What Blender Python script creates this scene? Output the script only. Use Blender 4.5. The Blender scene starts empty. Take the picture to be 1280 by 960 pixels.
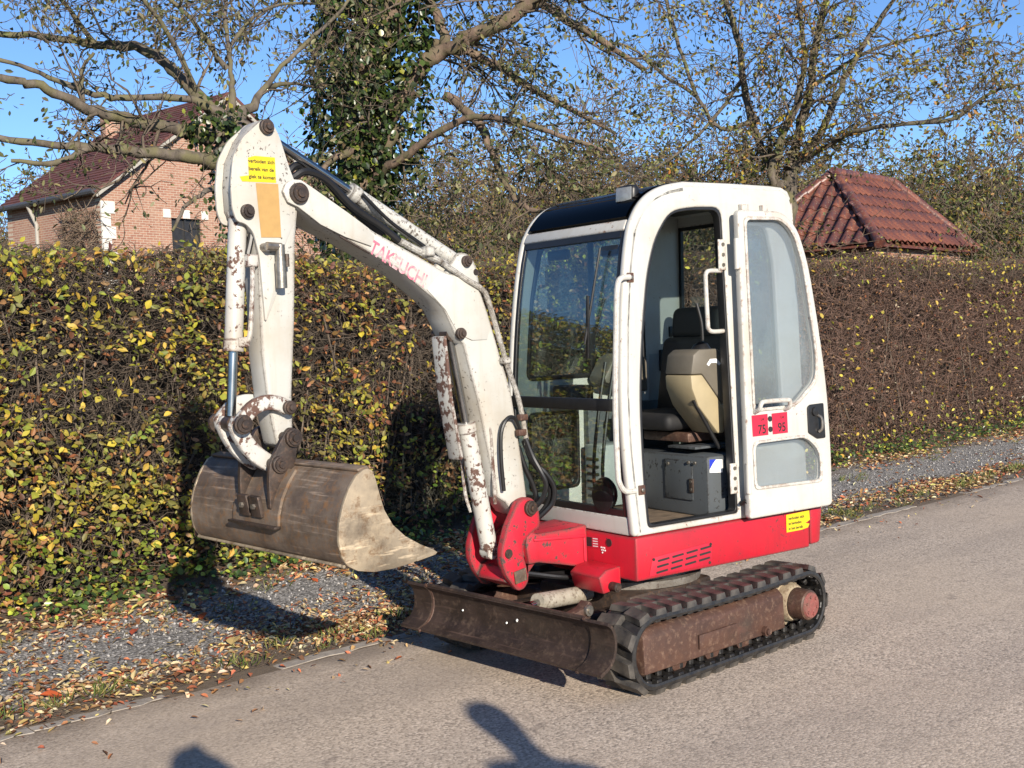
import bpy, bmesh, math, random
import numpy as np
from mathutils import Vector, Matrix
R = math.radians
rng = np.random.default_rng(11)
random.seed(11)
scn = bpy.context.scene
col = scn.collection

# ------------------------------------------------------------------ camera
cam_d = bpy.data.cameras.new('camera')
cam = bpy.data.objects.new('camera', cam_d)
col.objects.link(cam)
scn.camera = cam
cam_d.sensor_width = 36
cam_d.lens = 36 * 1459.44 / 1280
cam_d.clip_start = 0.05
cam_d.clip_end = 3000
CAM = Vector((4.6919, 3.9582, 1.5806))
_yaw, _pitch, _roll = R(47.427), R(2.444), R(2.1955)
_d = Vector((-math.cos(_yaw), -math.sin(_yaw), 0))
_f = _d * math.cos(_pitch) + Vector((0, 0, -math.sin(_pitch)))
_r = Vector((_d.y, -_d.x, 0))
_u = _r.cross(_f)
_ri = _r * math.cos(_roll) - _u * math.sin(_roll)
_up = _r * math.sin(_roll) + _u * math.cos(_roll)
cam.matrix_world = Matrix(((_ri.x, _up.x, -_f.x, CAM.x), (_ri.y, _up.y, -_f.y, CAM.y),
                           (_ri.z, _up.z, -_f.z, CAM.z), (0, 0, 0, 1)))

# ------------------------------------------------------------------ light
SUN_EL = R(20.0)
SUN_H = Vector((0.385, 0.923, 0)).normalized()          # horizontal direction towards the sun
w = bpy.data.worlds.new('World')
scn.world = w
w.use_nodes = True
nt = w.node_tree
bg = nt.nodes['Background']
sky = nt.nodes.new('ShaderNodeTexSky')
sky.sky_type = 'NISHITA'
sky.sun_disc = False
sky.sun_elevation = SUN_EL
sky.sun_rotation = math.atan2(SUN_H.x, SUN_H.y)
sky.altitude = 100
sky.air_density = 0.72
sky.dust_density = 0.0
sky.ozone_density = 4.8
nt.links.new(sky.outputs[0], bg.inputs[0])
bg.inputs[1].default_value = 0.11
sun_d = bpy.data.lights.new('sun', 'SUN')
sun_d.energy = 5.0
sun_d.angle = R(0.53)
sun_d.color = (1.0, 0.90, 0.76)
sun = bpy.data.objects.new('sun', sun_d)
col.objects.link(sun)
to_sun = SUN_H * math.cos(SUN_EL) + Vector((0, 0, math.sin(SUN_EL)))
sun.rotation_euler = to_sun.to_track_quat('Z', 'Y').to_euler()
sun.location = to_sun * 60
vs = scn.view_settings
vs.view_transform = 'Standard'
vs.look = 'None'
vs.exposure = 0.74
vs.gamma = 1.0
vs.use_curve_mapping = False
scn.cycles.use_denoising = True
scn.cycles.max_bounces = 8
scn.cycles.transparent_max_bounces = 12
scn.cycles.sample_clamp_indirect = 6

# ------------------------------------------------------------------ helpers
def tag(o, label=None, cat=None, group=None, kind=None):
    if label: o['label'] = label
    if cat: o['category'] = cat
    if group: o['group'] = group
    if kind: o['kind'] = kind
    return o

def empty(name, loc=(0, 0, 0), rz=0):
    o = bpy.data.objects.new(name, None)
    o.empty_display_size = 0.2
    o.location = loc
    o.rotation_euler = (0, 0, rz)
    col.objects.link(o)
    return o

def link(name, me, mat, parent=None, rz=0.0):
    o = bpy.data.objects.new(name, me)
    if mat is not None:
        me.materials.clear()
        me.materials.append(mat)
    o.parent = parent
    o.rotation_euler = (0, 0, rz)
    col.objects.link(o)
    return o

def smooth(me, ang=35):
    me.polygons.foreach_set('use_smooth', [True] * len(me.polygons))
    me.set_sharp_from_angle(angle=R(ang))

class MB:
    """collects shapes into one mesh"""
    def __init__(self):
        self.bm = bmesh.new()
    def box(self, c, s, bev=0.0, rot=None, seg=2):
        m = Matrix.Translation(c)
        if rot is not None: m = m @ rot.to_4x4()
        m = m @ Matrix.Diagonal((s[0], s[1], s[2], 1))
        b = bmesh.new()
        bmesh.ops.create_cube(b, size=1, matrix=m)
        if bev > 0: bmesh.ops.bevel(b, geom=b.edges[:], offset=bev, segments=seg, profile=.5, affect='EDGES')
        self._take(b)
        return self
    def _take(self, b):
        me = bpy.data.meshes.new('tmp')
        b.to_mesh(me); b.free()
        self.bm.from_mesh(me)
        bpy.data.meshes.remove(me)
    def prism(self, pts, y0, y1, bev=0.0, seg=2, axis='y', fn=None):
        """closed outline (a,b) extruded along an axis; pts in (x,z) for y, (y,z) for x, (x,y) for z"""
        b = bmesh.new()
        def P(a, c, t):
            v = (a, t, c) if axis == 'y' else (t, a, c) if axis == 'x' else (a, c, t)
            return fn(*v) if fn else v
        lo = [b.verts.new(P(a, c, y0)) for a, c in pts]
        hi = [b.verts.new(P(a, c, y1)) for a, c in pts]
        n = len(pts)
        b.faces.new(lo); b.faces.new(hi)
        for i in range(n):
            b.faces.new((lo[i], lo[(i + 1) % n], hi[(i + 1) % n], hi[i]))
        bmesh.ops.recalc_face_normals(b, faces=b.faces[:])
        if bev > 0:
            ed = [e for e in b.edges if len(e.link_faces) == 2 and e.calc_face_angle(0) > R(28)]
            bmesh.ops.bevel(b, geom=ed, offset=bev, segments=seg, profile=.5, affect='EDGES', clamp_overlap=True)
        self._take(b)
        return self
    def tube(self, pts, r, n=10, cap=True):
        pts = [Vector(p) for p in pts]
        rs = r if isinstance(r, (list, tuple)) else [r] * len(pts)
        b = self.bm
        rings = []
        prev = None
        for i, p in enumerate(pts):
            t = (pts[min(i + 1, len(pts) - 1)] - pts[max(i - 1, 0)]).normalized()
            if prev is None:
                a = Vector((0, 0, 1)) if abs(t.z) < .9 else Vector((1, 0, 0))
                x = t.cross(a).normalized()
            else:
                x = (prev - t * prev.dot(t)).normalized()
            prev = x
            y = t.cross(x)
            rings.append([b.verts.new(p + (x * math.cos(2 * math.pi * k / n) + y * math.sin(2 * math.pi * k / n)) * rs[i]) for k in range(n)])
        for a, c in zip(rings, rings[1:]):
            for k in range(n):
                b.faces.new((a[k], a[(k + 1) % n], c[(k + 1) % n], c[k]))
        if cap:
            b.faces.new(rings[0][::-1]); b.faces.new(rings[-1])
        return self
    def lathe(self, p0, d, prof, n=20):
        """prof: list of (distance along d, radius)"""
        d = Vector(d).normalized()
        return self.tube_ax(Vector(p0), d, prof, n)
    def tube_ax(self, p0, d, prof, n):
        b = self.bm
        a = Vector((0, 0, 1)) if abs(d.z) < .9 else Vector((1, 0, 0))
        x = d.cross(a).normalized(); y = d.cross(x)
        rings = [[b.verts.new(p0 + d * t + (x * math.cos(2 * math.pi * k / n) + y * math.sin(2 * math.pi * k / n)) * r) for k in range(n)] for t, r in prof]
        for a_, c in zip(rings, rings[1:]):
            for k in range(n):
                b.faces.new((a_[k], a_[(k + 1) % n], c[(k + 1) % n], c[k]))
        b.faces.new(rings[0][::-1]); b.faces.new(rings[-1])
        return self
    def sheet(self, path, y0, y1, t, fn=None, ny=1, bev=0.0):
        """open (x,z) path extruded y0..y1, thickness t to the left-hand side"""
        P = [Vector((a, c)) for a, c in path]
        off = []
        for i, p in enumerate(P):
            d = (P[min(i + 1, len(P) - 1)] - P[max(i - 1, 0)]).normalized()
            off.append(p + Vector((-d.y, d.x)) * t)
        out = [(p.x, p.y) for p in P] + [(p.x, p.y) for p in reversed(off)]
        # built as quads so that a curved path stays clean
        b = bmesh.new()
        ys = [y0 + (y1 - y0) * k / ny for k in range(ny + 1)]
        n = len(P)
        G = lambda a, c, y: b.verts.new(fn(a, y, c) if fn else (a, y, c))
        A = [[G(p.x, p.y, y) for p in P] for y in ys]
        B = [[G(p.x, p.y, y) for p in off] for y in ys]
        for j in range(ny):
            for i in range(n - 1):
                b.faces.new((A[j][i], A[j][i + 1], A[j + 1][i + 1], A[j + 1][i]))
                b.faces.new((B[j][i], B[j + 1][i], B[j + 1][i + 1], B[j][i + 1]))
            b.faces.new((A[j][0], A[j + 1][0], B[j + 1][0], B[j][0]))
            b.faces.new((A[j][-1], B[j][-1], B[j + 1][-1], A[j + 1][-1]))
        for i in range(n - 1):
            b.faces.new((A[0][i], B[0][i], B[0][i + 1], A[0][i + 1]))
            b.faces.new((A[-1][i], A[-1][i + 1], B[-1][i + 1], B[-1][i]))
        bmesh.ops.recalc_face_normals(b, faces=b.faces[:])
        if bev > 0:
            ed = [e for e in b.edges if len(e.link_faces) == 2 and e.calc_face_angle(0) > R(45)]
            bmesh.ops.bevel(b, geom=ed, offset=bev, segments=3, profile=.5, affect='EDGES', clamp_overlap=True)
        self._take(b)
        return self
    def build(self, name, mat, parent=None, rz=0.0, ang=35):
        bmesh.ops.recalc_face_normals(self.bm, faces=self.bm.faces[:])
        me = bpy.data.meshes.new(name)
        self.bm.to_mesh(me); self.bm.free()
        smooth(me, ang)
        return link(name, me, mat, parent, rz)

def plate_mesh(outer, holes, thick, bev, fn):
    """flat plate with holes: outlines in (a,b); fn(a,b,t) -> 3D point, t in -thick/2..thick/2"""
    cu = bpy.data.curves.new('plate', 'CURVE')
    cu.dimensions = '2D'
    cu.fill_mode = 'BOTH'
    cu.extrude = thick / 2 - bev
    cu.bevel_depth = bev
    cu.bevel_resolution = 2
    cu.offset = -bev
    for ring in [outer] + holes:
        sp = cu.splines.new('POLY')
        sp.points.add(len(ring) - 1)
        for p, q in zip(sp.points, ring): p.co = (q[0], q[1], 0, 1)
        sp.use_cyclic_u = True
    o = bpy.data.objects.new('plate', cu)
    me = bpy.data.meshes.new_from_object(o)
    bpy.data.objects.remove(o)
    bpy.data.curves.remove(cu)
    for v in me.vertices: v.co = fn(*v.co)
    b = bmesh.new(); b.from_mesh(me)
    bmesh.ops.remove_doubles(b, verts=b.verts[:], dist=1e-5)
    bmesh.ops.recalc_face_normals(b, faces=b.faces[:])
    b.to_mesh(me); b.free()
    smooth(me, 35)
    return me

def rounded(pts, r, n=4):
    """round the corners of a closed outline"""
    out = []
    P = [Vector(p) for p in pts]
    m = len(P)
    for i in range(m):
        a, p, c = P[i - 1], P[i], P[(i + 1) % m]
        rr = r[i] if isinstance(r, (list, tuple)) else r
        u, v = (a - p), (c - p)
        k = min(rr, u.length * .45, v.length * .45)
        if k < 1e-4: out.append((p.x, p.y)); continue
        u.normalize(); v.normalize()
        for j in range(n + 1):
            t = j / n
            q = (p + u * k) * (1 - t) ** 2 + p * 2 * t * (1 - t) + (p + v * k) * t ** 2
            out.append((q.x, q.y))
    return out

def spline(pts, n=6):
    """Catmull-Rom through points"""
    P = [Vector(p) for p in pts]
    P = [P[0] * 2 - P[1]] + P + [P[-1] * 2 - P[-2]]
    out = []
    for i in range(1, len(P) - 2):
        a, b, c, d = P[i - 1:i + 3]
        for k in range(n):
            t = k / n
            out.append(.5 * (2 * b + (c - a) * t + (2 * a - 5 * b + 4 * c - d) * t * t + (3 * b - a - 3 * c + d) * t ** 3))
    out.append(P[-2])
    return out

def fast(name, V, F, mat, parent=None, colr=None, smo=False):
    """numpy arrays -> mesh object; F is (n,3) or (n,4); colr per vertex rgb"""
    V = np.asarray(V, np.float32); F = np.asarray(F, np.int32)
    me = bpy.data.meshes.new(name)
    me.vertices.add(len(V)); me.vertices.foreach_set('co', V.ravel())
    k = F.shape[1]
    me.loops.add(F.size); me.loops.foreach_set('vertex_index', F.ravel())
    me.polygons.add(len(F))
    me.polygons.foreach_set('loop_start', np.arange(0, F.size, k, dtype=np.int32))
    me.polygons.foreach_set('loop_total', np.full(len(F), k, np.int32))
    if smo: me.polygons.foreach_set('use_smooth', np.ones(len(F), bool))
    if colr is not None:
        at = me.attributes.new('tint', 'FLOAT_COLOR', 'POINT')
        c = np.ones((len(V), 4), np.float32); c[:, :3] = colr
        at.data.foreach_set('color', c.ravel())
    me.update(calc_edges=True)
    me.validate()
    return link(name, me, mat, parent)

def tubes(P0, P1, R0, R1, k=4):
    """many separate tapered tubes at once -> V, F"""
    P0, P1 = np.asarray(P0, float), np.asarray(P1, float)
    R0, R1 = np.asarray(R0, float), np.asarray(R1, float)
    d = P1 - P0
    L = np.linalg.norm(d, axis=1, keepdims=True) + 1e-9
    d = d / L
    a = np.where(np.abs(d[:, 2:3]) < .9, np.array([[0, 0, 1.]]), np.array([[1., 0, 0]]))
    x = np.cross(d, a); x /= np.linalg.norm(x, axis=1, keepdims=True) + 1e-9
    y = np.cross(d, x)
    th = np.arange(k) * 2 * np.pi / k
    ring = x[:, None, :] * np.cos(th)[None, :, None] + y[:, None, :] * np.sin(th)[None, :, None]
    V = np.concatenate([P0[:, None] + ring * R0[:, None, None], P1[:, None] + ring * R1[:, None, None]], 1)
    n = len(P0)
    base = (np.arange(n) * 2 * k)[:, None]
    i = np.arange(k)
    f = np.stack([i, (i + 1) % k, k + (i + 1) % k, k + i], 1)
    F = (base[:, :, None] + f[None]).reshape(-1, 4)
    return V.reshape(-1, 3), F

def unit(v): return v / (np.linalg.norm(v, axis=-1, keepdims=True) + 1e-9)

def leaves(P, D, size, width=.55, fold=.25, nrm=None, curl=.15):
    """two folded quads' worth of leaf: 6 verts, 2 quads each. P base points, D direction"""
    P = np.asarray(P, float); n = len(P)
    D = unit(np.asarray(D, float))
    if nrm is None: nrm = rng.normal(size=(n, 3))
    S = unit(np.cross(D, nrm)); N = np.cross(S, D)
    s = np.asarray(size, float).reshape(-1, 1) * np.ones((n, 1))
    w_ = s * width * .5
    cu = rng.uniform(-curl, curl * 2, (n, 1)) * s
    e = P + D * s - N * cu
    up = N * w_ * fold * 2
    l1 = P + D * s * .28 + S * w_ * .78 + up * .6; l2 = P + D * s * .64 + S * w_ * .88 + up * .7 - N * cu * .35
    r1 = P + D * s * .28 - S * w_ * .78 + up * .6; r2 = P + D * s * .64 - S * w_ * .88 + up * .7 - N * cu * .35
    V = np.stack([P, l1, l2, e, r2, r1], 1).reshape(-1, 3)
    b = (np.arange(n) * 6)[:, None]
    F = np.concatenate([b + np.array([[0, 1, 2]]), b + np.array([[0, 2, 3]]), b + np.array([[0, 3, 4]]), b + np.array([[0, 4, 5]])], 1).reshape(-1, 3)
    return V, F

# ------------------------------------------------------------------ materials
class T:
    def __init__(self, name):
        self.m = bpy.data.materials.new(name)
        self.m.use_nodes = True
        self.t = self.m.node_tree
        self.b = self.t.nodes['Principled BSDF']
        self.out = self.t.nodes['Material Output']
        self.co = self.n('TexCoord').outputs['Object']
    def n(self, typ, ins=None, **at):
        nd = self.t.nodes.new('ShaderNode' + typ)
        for k, v in at.items(): setattr(nd, k, v)
        for k, v in (ins or {}).items():
            s = nd.inputs[k]
            if isinstance(v, bpy.types.NodeSocket): self.t.links.new(v, s)
            else: s.default_value = v
        return nd
    def set(self, **kw):
        for k, v in kw.items():
            s = self.b.inputs[k.replace('_', ' ')]
            if isinstance(v, bpy.types.NodeSocket): self.t.links.new(v, s)
            else: s.default_value = v
        return self
    def noise(self, scale, detail=4, rough=.6, co=None, **k):
        return self.n('TexNoise', {'Vector': co or self.co, 'Scale': scale, 'Detail': detail, 'Roughness': rough}, **k).outputs['Fac']
    def ramp(self, fac, *stops):
        r = self.n('ValToRGB', {'Fac': fac})
        e = r.color_ramp.elements
        while len(e) < len(stops): e.new(.5)
        for q, (p, c) in zip(e, stops):
            q.position = p
            q.color = (c, c, c, 1) if isinstance(c, (int, float)) else (*c, 1)
        return r.outputs['Color']
    def mix(self, fac, a, b, mode='MIX'):
        m = self.n('Mix', data_type='RGBA', blend_type=mode)
        for s, v in ((m.inputs[0], fac), (m.inputs[6], a), (m.inputs[7], b)):
            if isinstance(v, bpy.types.NodeSocket): self.t.links.new(v, s)
            elif isinstance(v, (int, float)): s.default_value = v
            else: s.default_value = (*v, 1)
        return m.outputs[2]
    def math(self, op, a, b=0.0):
        m = self.n('Math', {0: a, 1: b}, operation=op)
        return m.outputs[0]
    def bump(self, h, strength=.3, dist=.01):
        return self.n('Bump', {'Height': h, 'Strength': strength, 'Distance': dist}).outputs[0]
    def scaled(self, v):
        return self.n('Mapping', {'Vector': self.co, 'Scale': v}).outputs[0]

def paint(name, c, dirt, chipc=(.10, .05, .03), chip=.66, dirt_lo=.45, edge=.5, rough=.42, streak=.3, cs=38, br=.016):
    t = T(name)
    big = t.ramp(t.noise(2.3, 7, .62), (dirt_lo, 0.), (dirt_lo + .28, 1.))
    st = t.ramp(t.noise(1, 5, .65, co=t.scaled((22, 22, 1.6))), (.5, 0.), (.75, 1.))
    c0 = t.mix(t.math('MULTIPLY', big, .75), c, dirt)
    c0 = t.mix(t.math('MULTIPLY', st, streak), c0, dirt)
    n = t.noise(cs, 6, .7)
    n2 = t.noise(4.0, 3, .5)
    bev = t.n('Bevel', {'Radius': br}, samples=4).outputs[0]
    geo = t.n('NewGeometry').outputs['Normal']
    dot = t.n('VectorMath', {0: bev, 1: geo}, operation='DOT_PRODUCT').outputs['Value']
    e = t.math('MULTIPLY', t.math('MINIMUM', t.math('SUBTRACT', 1.0, dot), .12), edge * 4)
    s = t.math('ADD', t.math('ADD', n, t.math('MULTIPLY', t.math('SUBTRACT', n2, .5), .35)), e)
    m = t.ramp(s, (chip, 0.), (chip + .035, 1.))
    cc = t.mix(t.noise(90, 3), chipc, tuple(min(1, x * 2.2) for x in chipc))
    t.set(Base_Color=t.mix(m, c0, cc), Roughness=t.ramp(m, (0, rough), (1, .85)),
          Normal=t.bump(t.math('SUBTRACT', t.math('MULTIPLY', t.noise(9, 3), .3), m), .25, .004))
    t.b.inputs['Specular IOR Level'].default_value = .45
    return t.m

def plain(name, c, rough=.5, metal=0., var=.25, scale=30, bump=.1, c2=None):
    t = T(name)
    c2 = c2 or tuple(x * (1 - var) for x in c)
    t.set(Base_Color=t.mix(t.ramp(t.noise(scale, 5), (.35, 0.), (.7, 1.)), c, c2), Roughness=rough, Metallic=metal)
    if bump: t.set(Normal=t.bump(t.noise(scale * 3, 4), bump, .004))
    return t.m

def rusty(name, a, b, c, sc=5, rough=.7, metal=.2, bump=.35, scrape=None):
    t = T(name)
    n1 = t.noise(sc, 8, .68); n2 = t.noise(sc * 6, 6, .7)
    n3 = t.noise(1, 5, .6, co=t.scaled((3, 3, 14)))
    x = t.mix(t.ramp(n1, (.4, 0.), (.62, 1.)), a, b)
    x = t.mix(t.ramp(n2, (.52, 0.), (.66, 1.)), x, c)
    x = t.mix(t.math('MULTIPLY', t.ramp(n3, (.5, 0.), (.7, 1.)), .5), x, tuple(v * .5 for v in a))
    if scrape:
        ns = t.noise(1, 4, .6, co=t.scaled(scrape)); mk = t.math('MULTIPLY', t.ramp(ns, (.56, 0.), (.68, 1.)), t.ramp(t.noise(2.2, 3), (.4, 0.), (.6, 1.)))
        x = t.mix(t.math('MULTIPLY', mk, .7), x, tuple(min(1, v * 2.3) for v in b))
        nd = t.ramp(t.noise(3.1, 6, .7), (.52, 0.), (.66, 1.))
        x = t.mix(t.math('MULTIPLY', nd, .65), x, (.055, .040, .030))
    t.set(Base_Color=x, Roughness=t.ramp(n1, (.3, rough - .15), (.7, min(1, rough + .15))), Metallic=metal,
          Normal=t.bump(t.math('ADD', n1, n2), bump, .006))
    return t.m

def glass(name, tint, refl=.5, rough=0.0, haze=0.0, hazec=(.5, .55, .55)):
    t = T(name)
    tr = t.n('BsdfTransparent', {'Color': (*tint, 1)}).outputs[0]
    gl = t.n('BsdfGlossy', {'Color': (1, 1, 1, 1), 'Roughness': rough}).outputs[0]
    df = t.n('BsdfDiffuse', {'Color': (*hazec, 1)}).outputs[0]
    fc = t.n('LayerWeight', {'Blend': .5}).outputs['Facing']
    fr = t.math('ADD', t.math('MULTIPLY', t.math('POWER', fc, 5.0), .96), .04)
    body = tr
    if haze > 0:
        hz = t.math('MULTIPLY', t.ramp(t.noise(6, 6, .65), (.3, .75), (.7, 1.)), haze)
        body = t.n('MixShader', {0: hz, 1: tr, 2: df}).outputs[0]
    m = t.n('MixShader', {0: t.math('MULTIPLY', fr, refl * 2), 1: body, 2: gl}).outputs[0]
    t.t.links.new(m, t.out.inputs['Surface'])
    return t.m

def leafmat(name, trans=.35, rough=.5, var=.25):
    t = T(name)
    a = t.n('Attribute', attribute_name='tint').outputs['Color']
    c = t.mix(t.ramp(t.noise(55, 3), (.4, 0.), (.7, var)), a, (.05, .03, .012))
    t.set(Base_Color=c, Roughness=rough)
    t.b.inputs['Specular IOR Level'].default_value = .35
    tl = t.n('BsdfTranslucent', {'Color': c}).outputs[0]
    m = t.n('MixShader', {0: trans, 1: t.b.outputs[0], 2: tl}).outputs[0]
    t.t.links.new(m, t.out.inputs['Surface'])
    return t.m

def barkmat(name, a, b, moss=None, sc=14):
    t = T(name)
    n = t.noise(1, 6, .7, co=t.scaled((sc, sc, sc * .35)))
    c = t.mix(t.ramp(n, (.35, 0.), (.65, 1.)), a, b)
    if moss: c = t.mix(t.math('MULTIPLY', t.ramp(t.noise(5, 6), (.46, 0.), (.6, 1.)), .8), c, moss)
    t.set(Base_Color=c, Roughness=.9, Normal=t.bump(n, .7, .02))
    return t.m
M = {}
# ================================================================ setting: ground, road, verge, kerb
def grid(name, x0, x1, y0, y1, nx, ny, zf, mat, kind='structure'):
    xs = np.linspace(x0, x1, nx + 1); ys = np.linspace(y0, y1, ny + 1)
    X, Y = np.meshgrid(xs, ys, indexing='ij')
    V = np.stack([X, Y, zf(X, Y)], -1).reshape(-1, 3)
    i = (np.arange(nx)[:, None] * (ny + 1) + np.arange(ny)[None]).ravel()
    F = np.stack([i, i + ny + 1, i + ny + 2, i + 1], 1)
    return tag(fast(name, V, F, mat, smo=True), kind=kind)

def asphalt():
    t = T('worn_asphalt')
    v = t.n('TexVoronoi', {'Vector': t.co, 'Scale': 92.0, 'Randomness': 1.0})
    vc = t.n('SeparateColor', {0: v.outputs['Color']}).outputs[0]
    stone = t.ramp(vc, (0., (.15, .122, .098)), (.22, (.42, .345, .275)), (.7, (.57, .47, .375)), (1., (.76, .64, .52)))
    gap = t.ramp(v.outputs['Distance'], (.0, 0.), (.55, 0.), (.95, 1.))
    c = t.mix(t.math('MULTIPLY', gap, .85), stone, (.06, .055, .05))
    fine = t.noise(420, 2, .5)
    c = t.mix(.35, c, t.ramp(fine, (.3, (.24, .195, .155)), (.7, (.68, .565, .455))))
    big = t.noise(.55, 5, .55)
    c = t.mix(t.math('MULTIPLY', t.ramp(big, (.42, 0.), (.66, 1.)), .45), c, (.55, .44, .33))
    pat = t.ramp(t.noise(2.2, 5, .6), (.5, 0.), (.72, 1.))
    c = t.mix(t.math('MULTIPLY', pat, .35), c, (.32, .265, .22))
    yb_ = t.n('SeparateXYZ', {0: t.co}).outputs[1]
    band = t.ramp(t.noise(1, 4, .6, co=t.scaled((.12, 1.1, 1))), (.46, 0.), (.62, 1.))
    c = t.mix(t.math('MULTIPLY', band, .28), c, (.20, .17, .15))
    spot = t.ramp(t.noise(5.5, 4, .55), (.66, 0.), (.72, 1.))
    c = t.mix(t.math('MULTIPLY', spot, .45), c, (.14, .115, .10))
    # darker, grittier towards the kerb
    y = t.n('SeparateXYZ', {0: t.co}).outputs[1]
    near = t.math('ADD', y, t.math('MULTIPLY', t.noise(3, 5), .55))
    c = t.mix(t.math('MULTIPLY', t.ramp(t.n('MapRange', {0: near, 1: -.72, 2: -.40}).outputs[0], (0., 1.), (1., 0.)), .6), c, (.10, .075, .055))
    t.set(Base_Color=c, Roughness=.92, Normal=t.bump(t.math('ADD', t.math('MULTIPLY', v.outputs['Distance'], -1.), t.math('MULTIPLY', fine, .4)), .28, .005))
    t.b.inputs['Specular IOR Level'].default_value = .3
    return t.m
def gravel():
    t = T('grey_gravel')
    v = t.n('TexVoronoi', {'Vector': t.co, 'Scale': 62.0})
    vc = t.n('SeparateColor', {0: v.outputs['Color']}).outputs[0]
    c = t.ramp(vc, (0., (.14, .132, .125)), (.5, (.31, .295, .275)), (1., (.56, .53, .49)))
    gap = t.ramp(v.outputs['Distance'], (.35, 0.), (.8, 1.))
    c = t.mix(t.math('MULTIPLY', gap, .8), c, (.05, .043, .036))
    y = t.n('SeparateXYZ', {0: t.co}).outputs[1]
    wob = t.math('ADD', y, t.math('MULTIPLY', t.math('SUBTRACT', t.noise(1.6, 6, .65), .5), 1.3))
    e1 = t.ramp(t.n('MapRange', {0: wob, 1: -1.55, 2: -1.15}).outputs[0], (0., 0.), (1., 1.))
    e2 = t.ramp(t.n('MapRange', {0: wob, 1: -2.55, 2: -2.95}).outputs[0], (0., 0.), (1., 1.))
    soil = t.mix(t.noise(30, 5), (.06, .043, .03), (.17, .12, .08))
    c = t.mix(t.math('MAXIMUM', e1, e2), c, soil)
    t.set(Base_Color=c, Roughness=.95, Normal=t.bump(t.math('ADD', t.math('MULTIPLY', v.outputs['Distance'], -1.2), t.noise(140, 3)), .8, .012))
    return t.m
def soilmat():
    t = T('garden_ground')
    t.set(Base_Color=t.mix(t.ramp(t.noise(.4, 6), (.4, 0.), (.6, 1.)), (.045, .055, .02), (.09, .065, .04)), Roughness=1., Normal=t.bump(t.noise(8, 6), .5, .05))
    return t.m
tag(grid('ground', -420, 300, -420, 300, 4, 4, lambda x, y: x * 0 - .06, soilmat()), kind='structure')
grid('road', -150, 60, -.955, 9.0, 60, 8, lambda x, y: x * 0, asphalt())
def vz(x, y):
    return -.004 + .010 * np.clip((-1.1 - y) * 4, 0, 1) + .006 * np.clip((-1.1 - y) * 2, 0, 1) * np.sin(x * 1.7 + y * 2.1) + .02 * np.clip((-2.4 - y), 0, 1) * 2 + .008 * np.sin(x * 5.1) * np.cos(y * 4.3)
grid('verge', -60, 30, -4.6, -1.075, 700, 40, vz, gravel())
tag(grid('far_verge', -150, 60, 9.0, 60, 10, 4, lambda x, y: x * 0 + .03, soilmat()), kind='structure')

def stonemat():
    t = T('weathered_concrete')
    c = t.mix(t.ramp(t.noise(7, 7, .65), (.38, 0.), (.62, 1.)), (.36, .32, .275), (.22, .19, .16))
    c = t.mix(t.ramp(t.noise(60, 4), (.5, 0.), (.75, .7)), c, (.38, .345, .30))
    t.set(Base_Color=c, Roughness=.9, Normal=t.bump(t.noise(50, 6, .7), .4, .006))
    return t.m
M['kerb'] = stonemat()
def dirtmat():
    t = T('kerbside_dirt')
    t.set(Base_Color=t.mix(t.noise(26, 6, .7), (.07, .052, .037), (.21, .155, .105)), Roughness=1., Normal=t.bump(t.noise(80, 5, .7), .8, .01))
    return t.m
kb = grid('kerb', -40, 14, -1.085, -.945, 400, 2, lambda x, y: x * 0 - .002, dirtmat())
x = 6.0
while x > -30:
    L = random.uniform(.55, 1.0)
    if random.random() < .86:
        n = 9
        top = [(x - L * k / n, -.958 + random.uniform(-.030, .006)) for k in range(n + 1)]
        bot = [(x - L * k / n, -1.058 + random.uniform(-.008, .030)) for k in range(n, -1, -1)]
        ring = top + bot
        me = bpy.data.meshes.new('kerb_stone')
        z1 = .0022 + random.uniform(-.0006, .001)
        N_ = len(ring)
        me.from_pydata([(a, b_, z1) for a, b_ in ring] + [(a + .002, b_, -.03) for a, b_ in ring], [], [list(range(N_))] + [[i, (i + 1) % N_, N_ + (i + 1) % N_, N_ + i] for i in range(N_)])
        link('kerb_stone', me, M['kerb'], kb)
    x -= L + random.uniform(.008, .03)

# ================================================================ house
Fv = Vector((-0.6765, -0.7364, 0)); Rv = Vector((-0.7364, 0.6765, 0))
def bricks(name, a=(.33, .165, .11), b_=(.25, .11, .075), mo=(.40, .35, .28), sc=1.0):
    t = T(name)
    s = t.n('SeparateXYZ', {0: t.co})
    v = t.n('CombineXYZ', {0: s.outputs[0], 1: s.outputs[2], 2: 0.}).outputs[0]
    br = t.n('TexBrick', {'Vector': v, 'Color1': (*a, 1), 'Color2': (*b_, 1), 'Mortar': (*mo, 1), 'Scale': 1.0 * sc, 'Mortar Size': .008, 'Mortar Smooth': .3, 'Bias': .1, 'Brick Width': .21, 'Row Height': .068})
    c = t.mix(t.math('MULTIPLY', t.ramp(t.noise(1.6, 6, .65), (.4, 0.), (.7, 1.)), .45), br.outputs['Color'], (.40, .28, .20))
    c = t.mix(t.math('MULTIPLY', t.ramp(t.noise(14, 3), (.58, 0.), (.66, 1.)), .6), c, (.15, .06, .05))
    t.set(Base_Color=c, Roughness=.9, Normal=t.bump(br.outputs['Fac'], -.4, .01))
    return t.m
M['brick'] = bricks('orange_brick')
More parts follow.
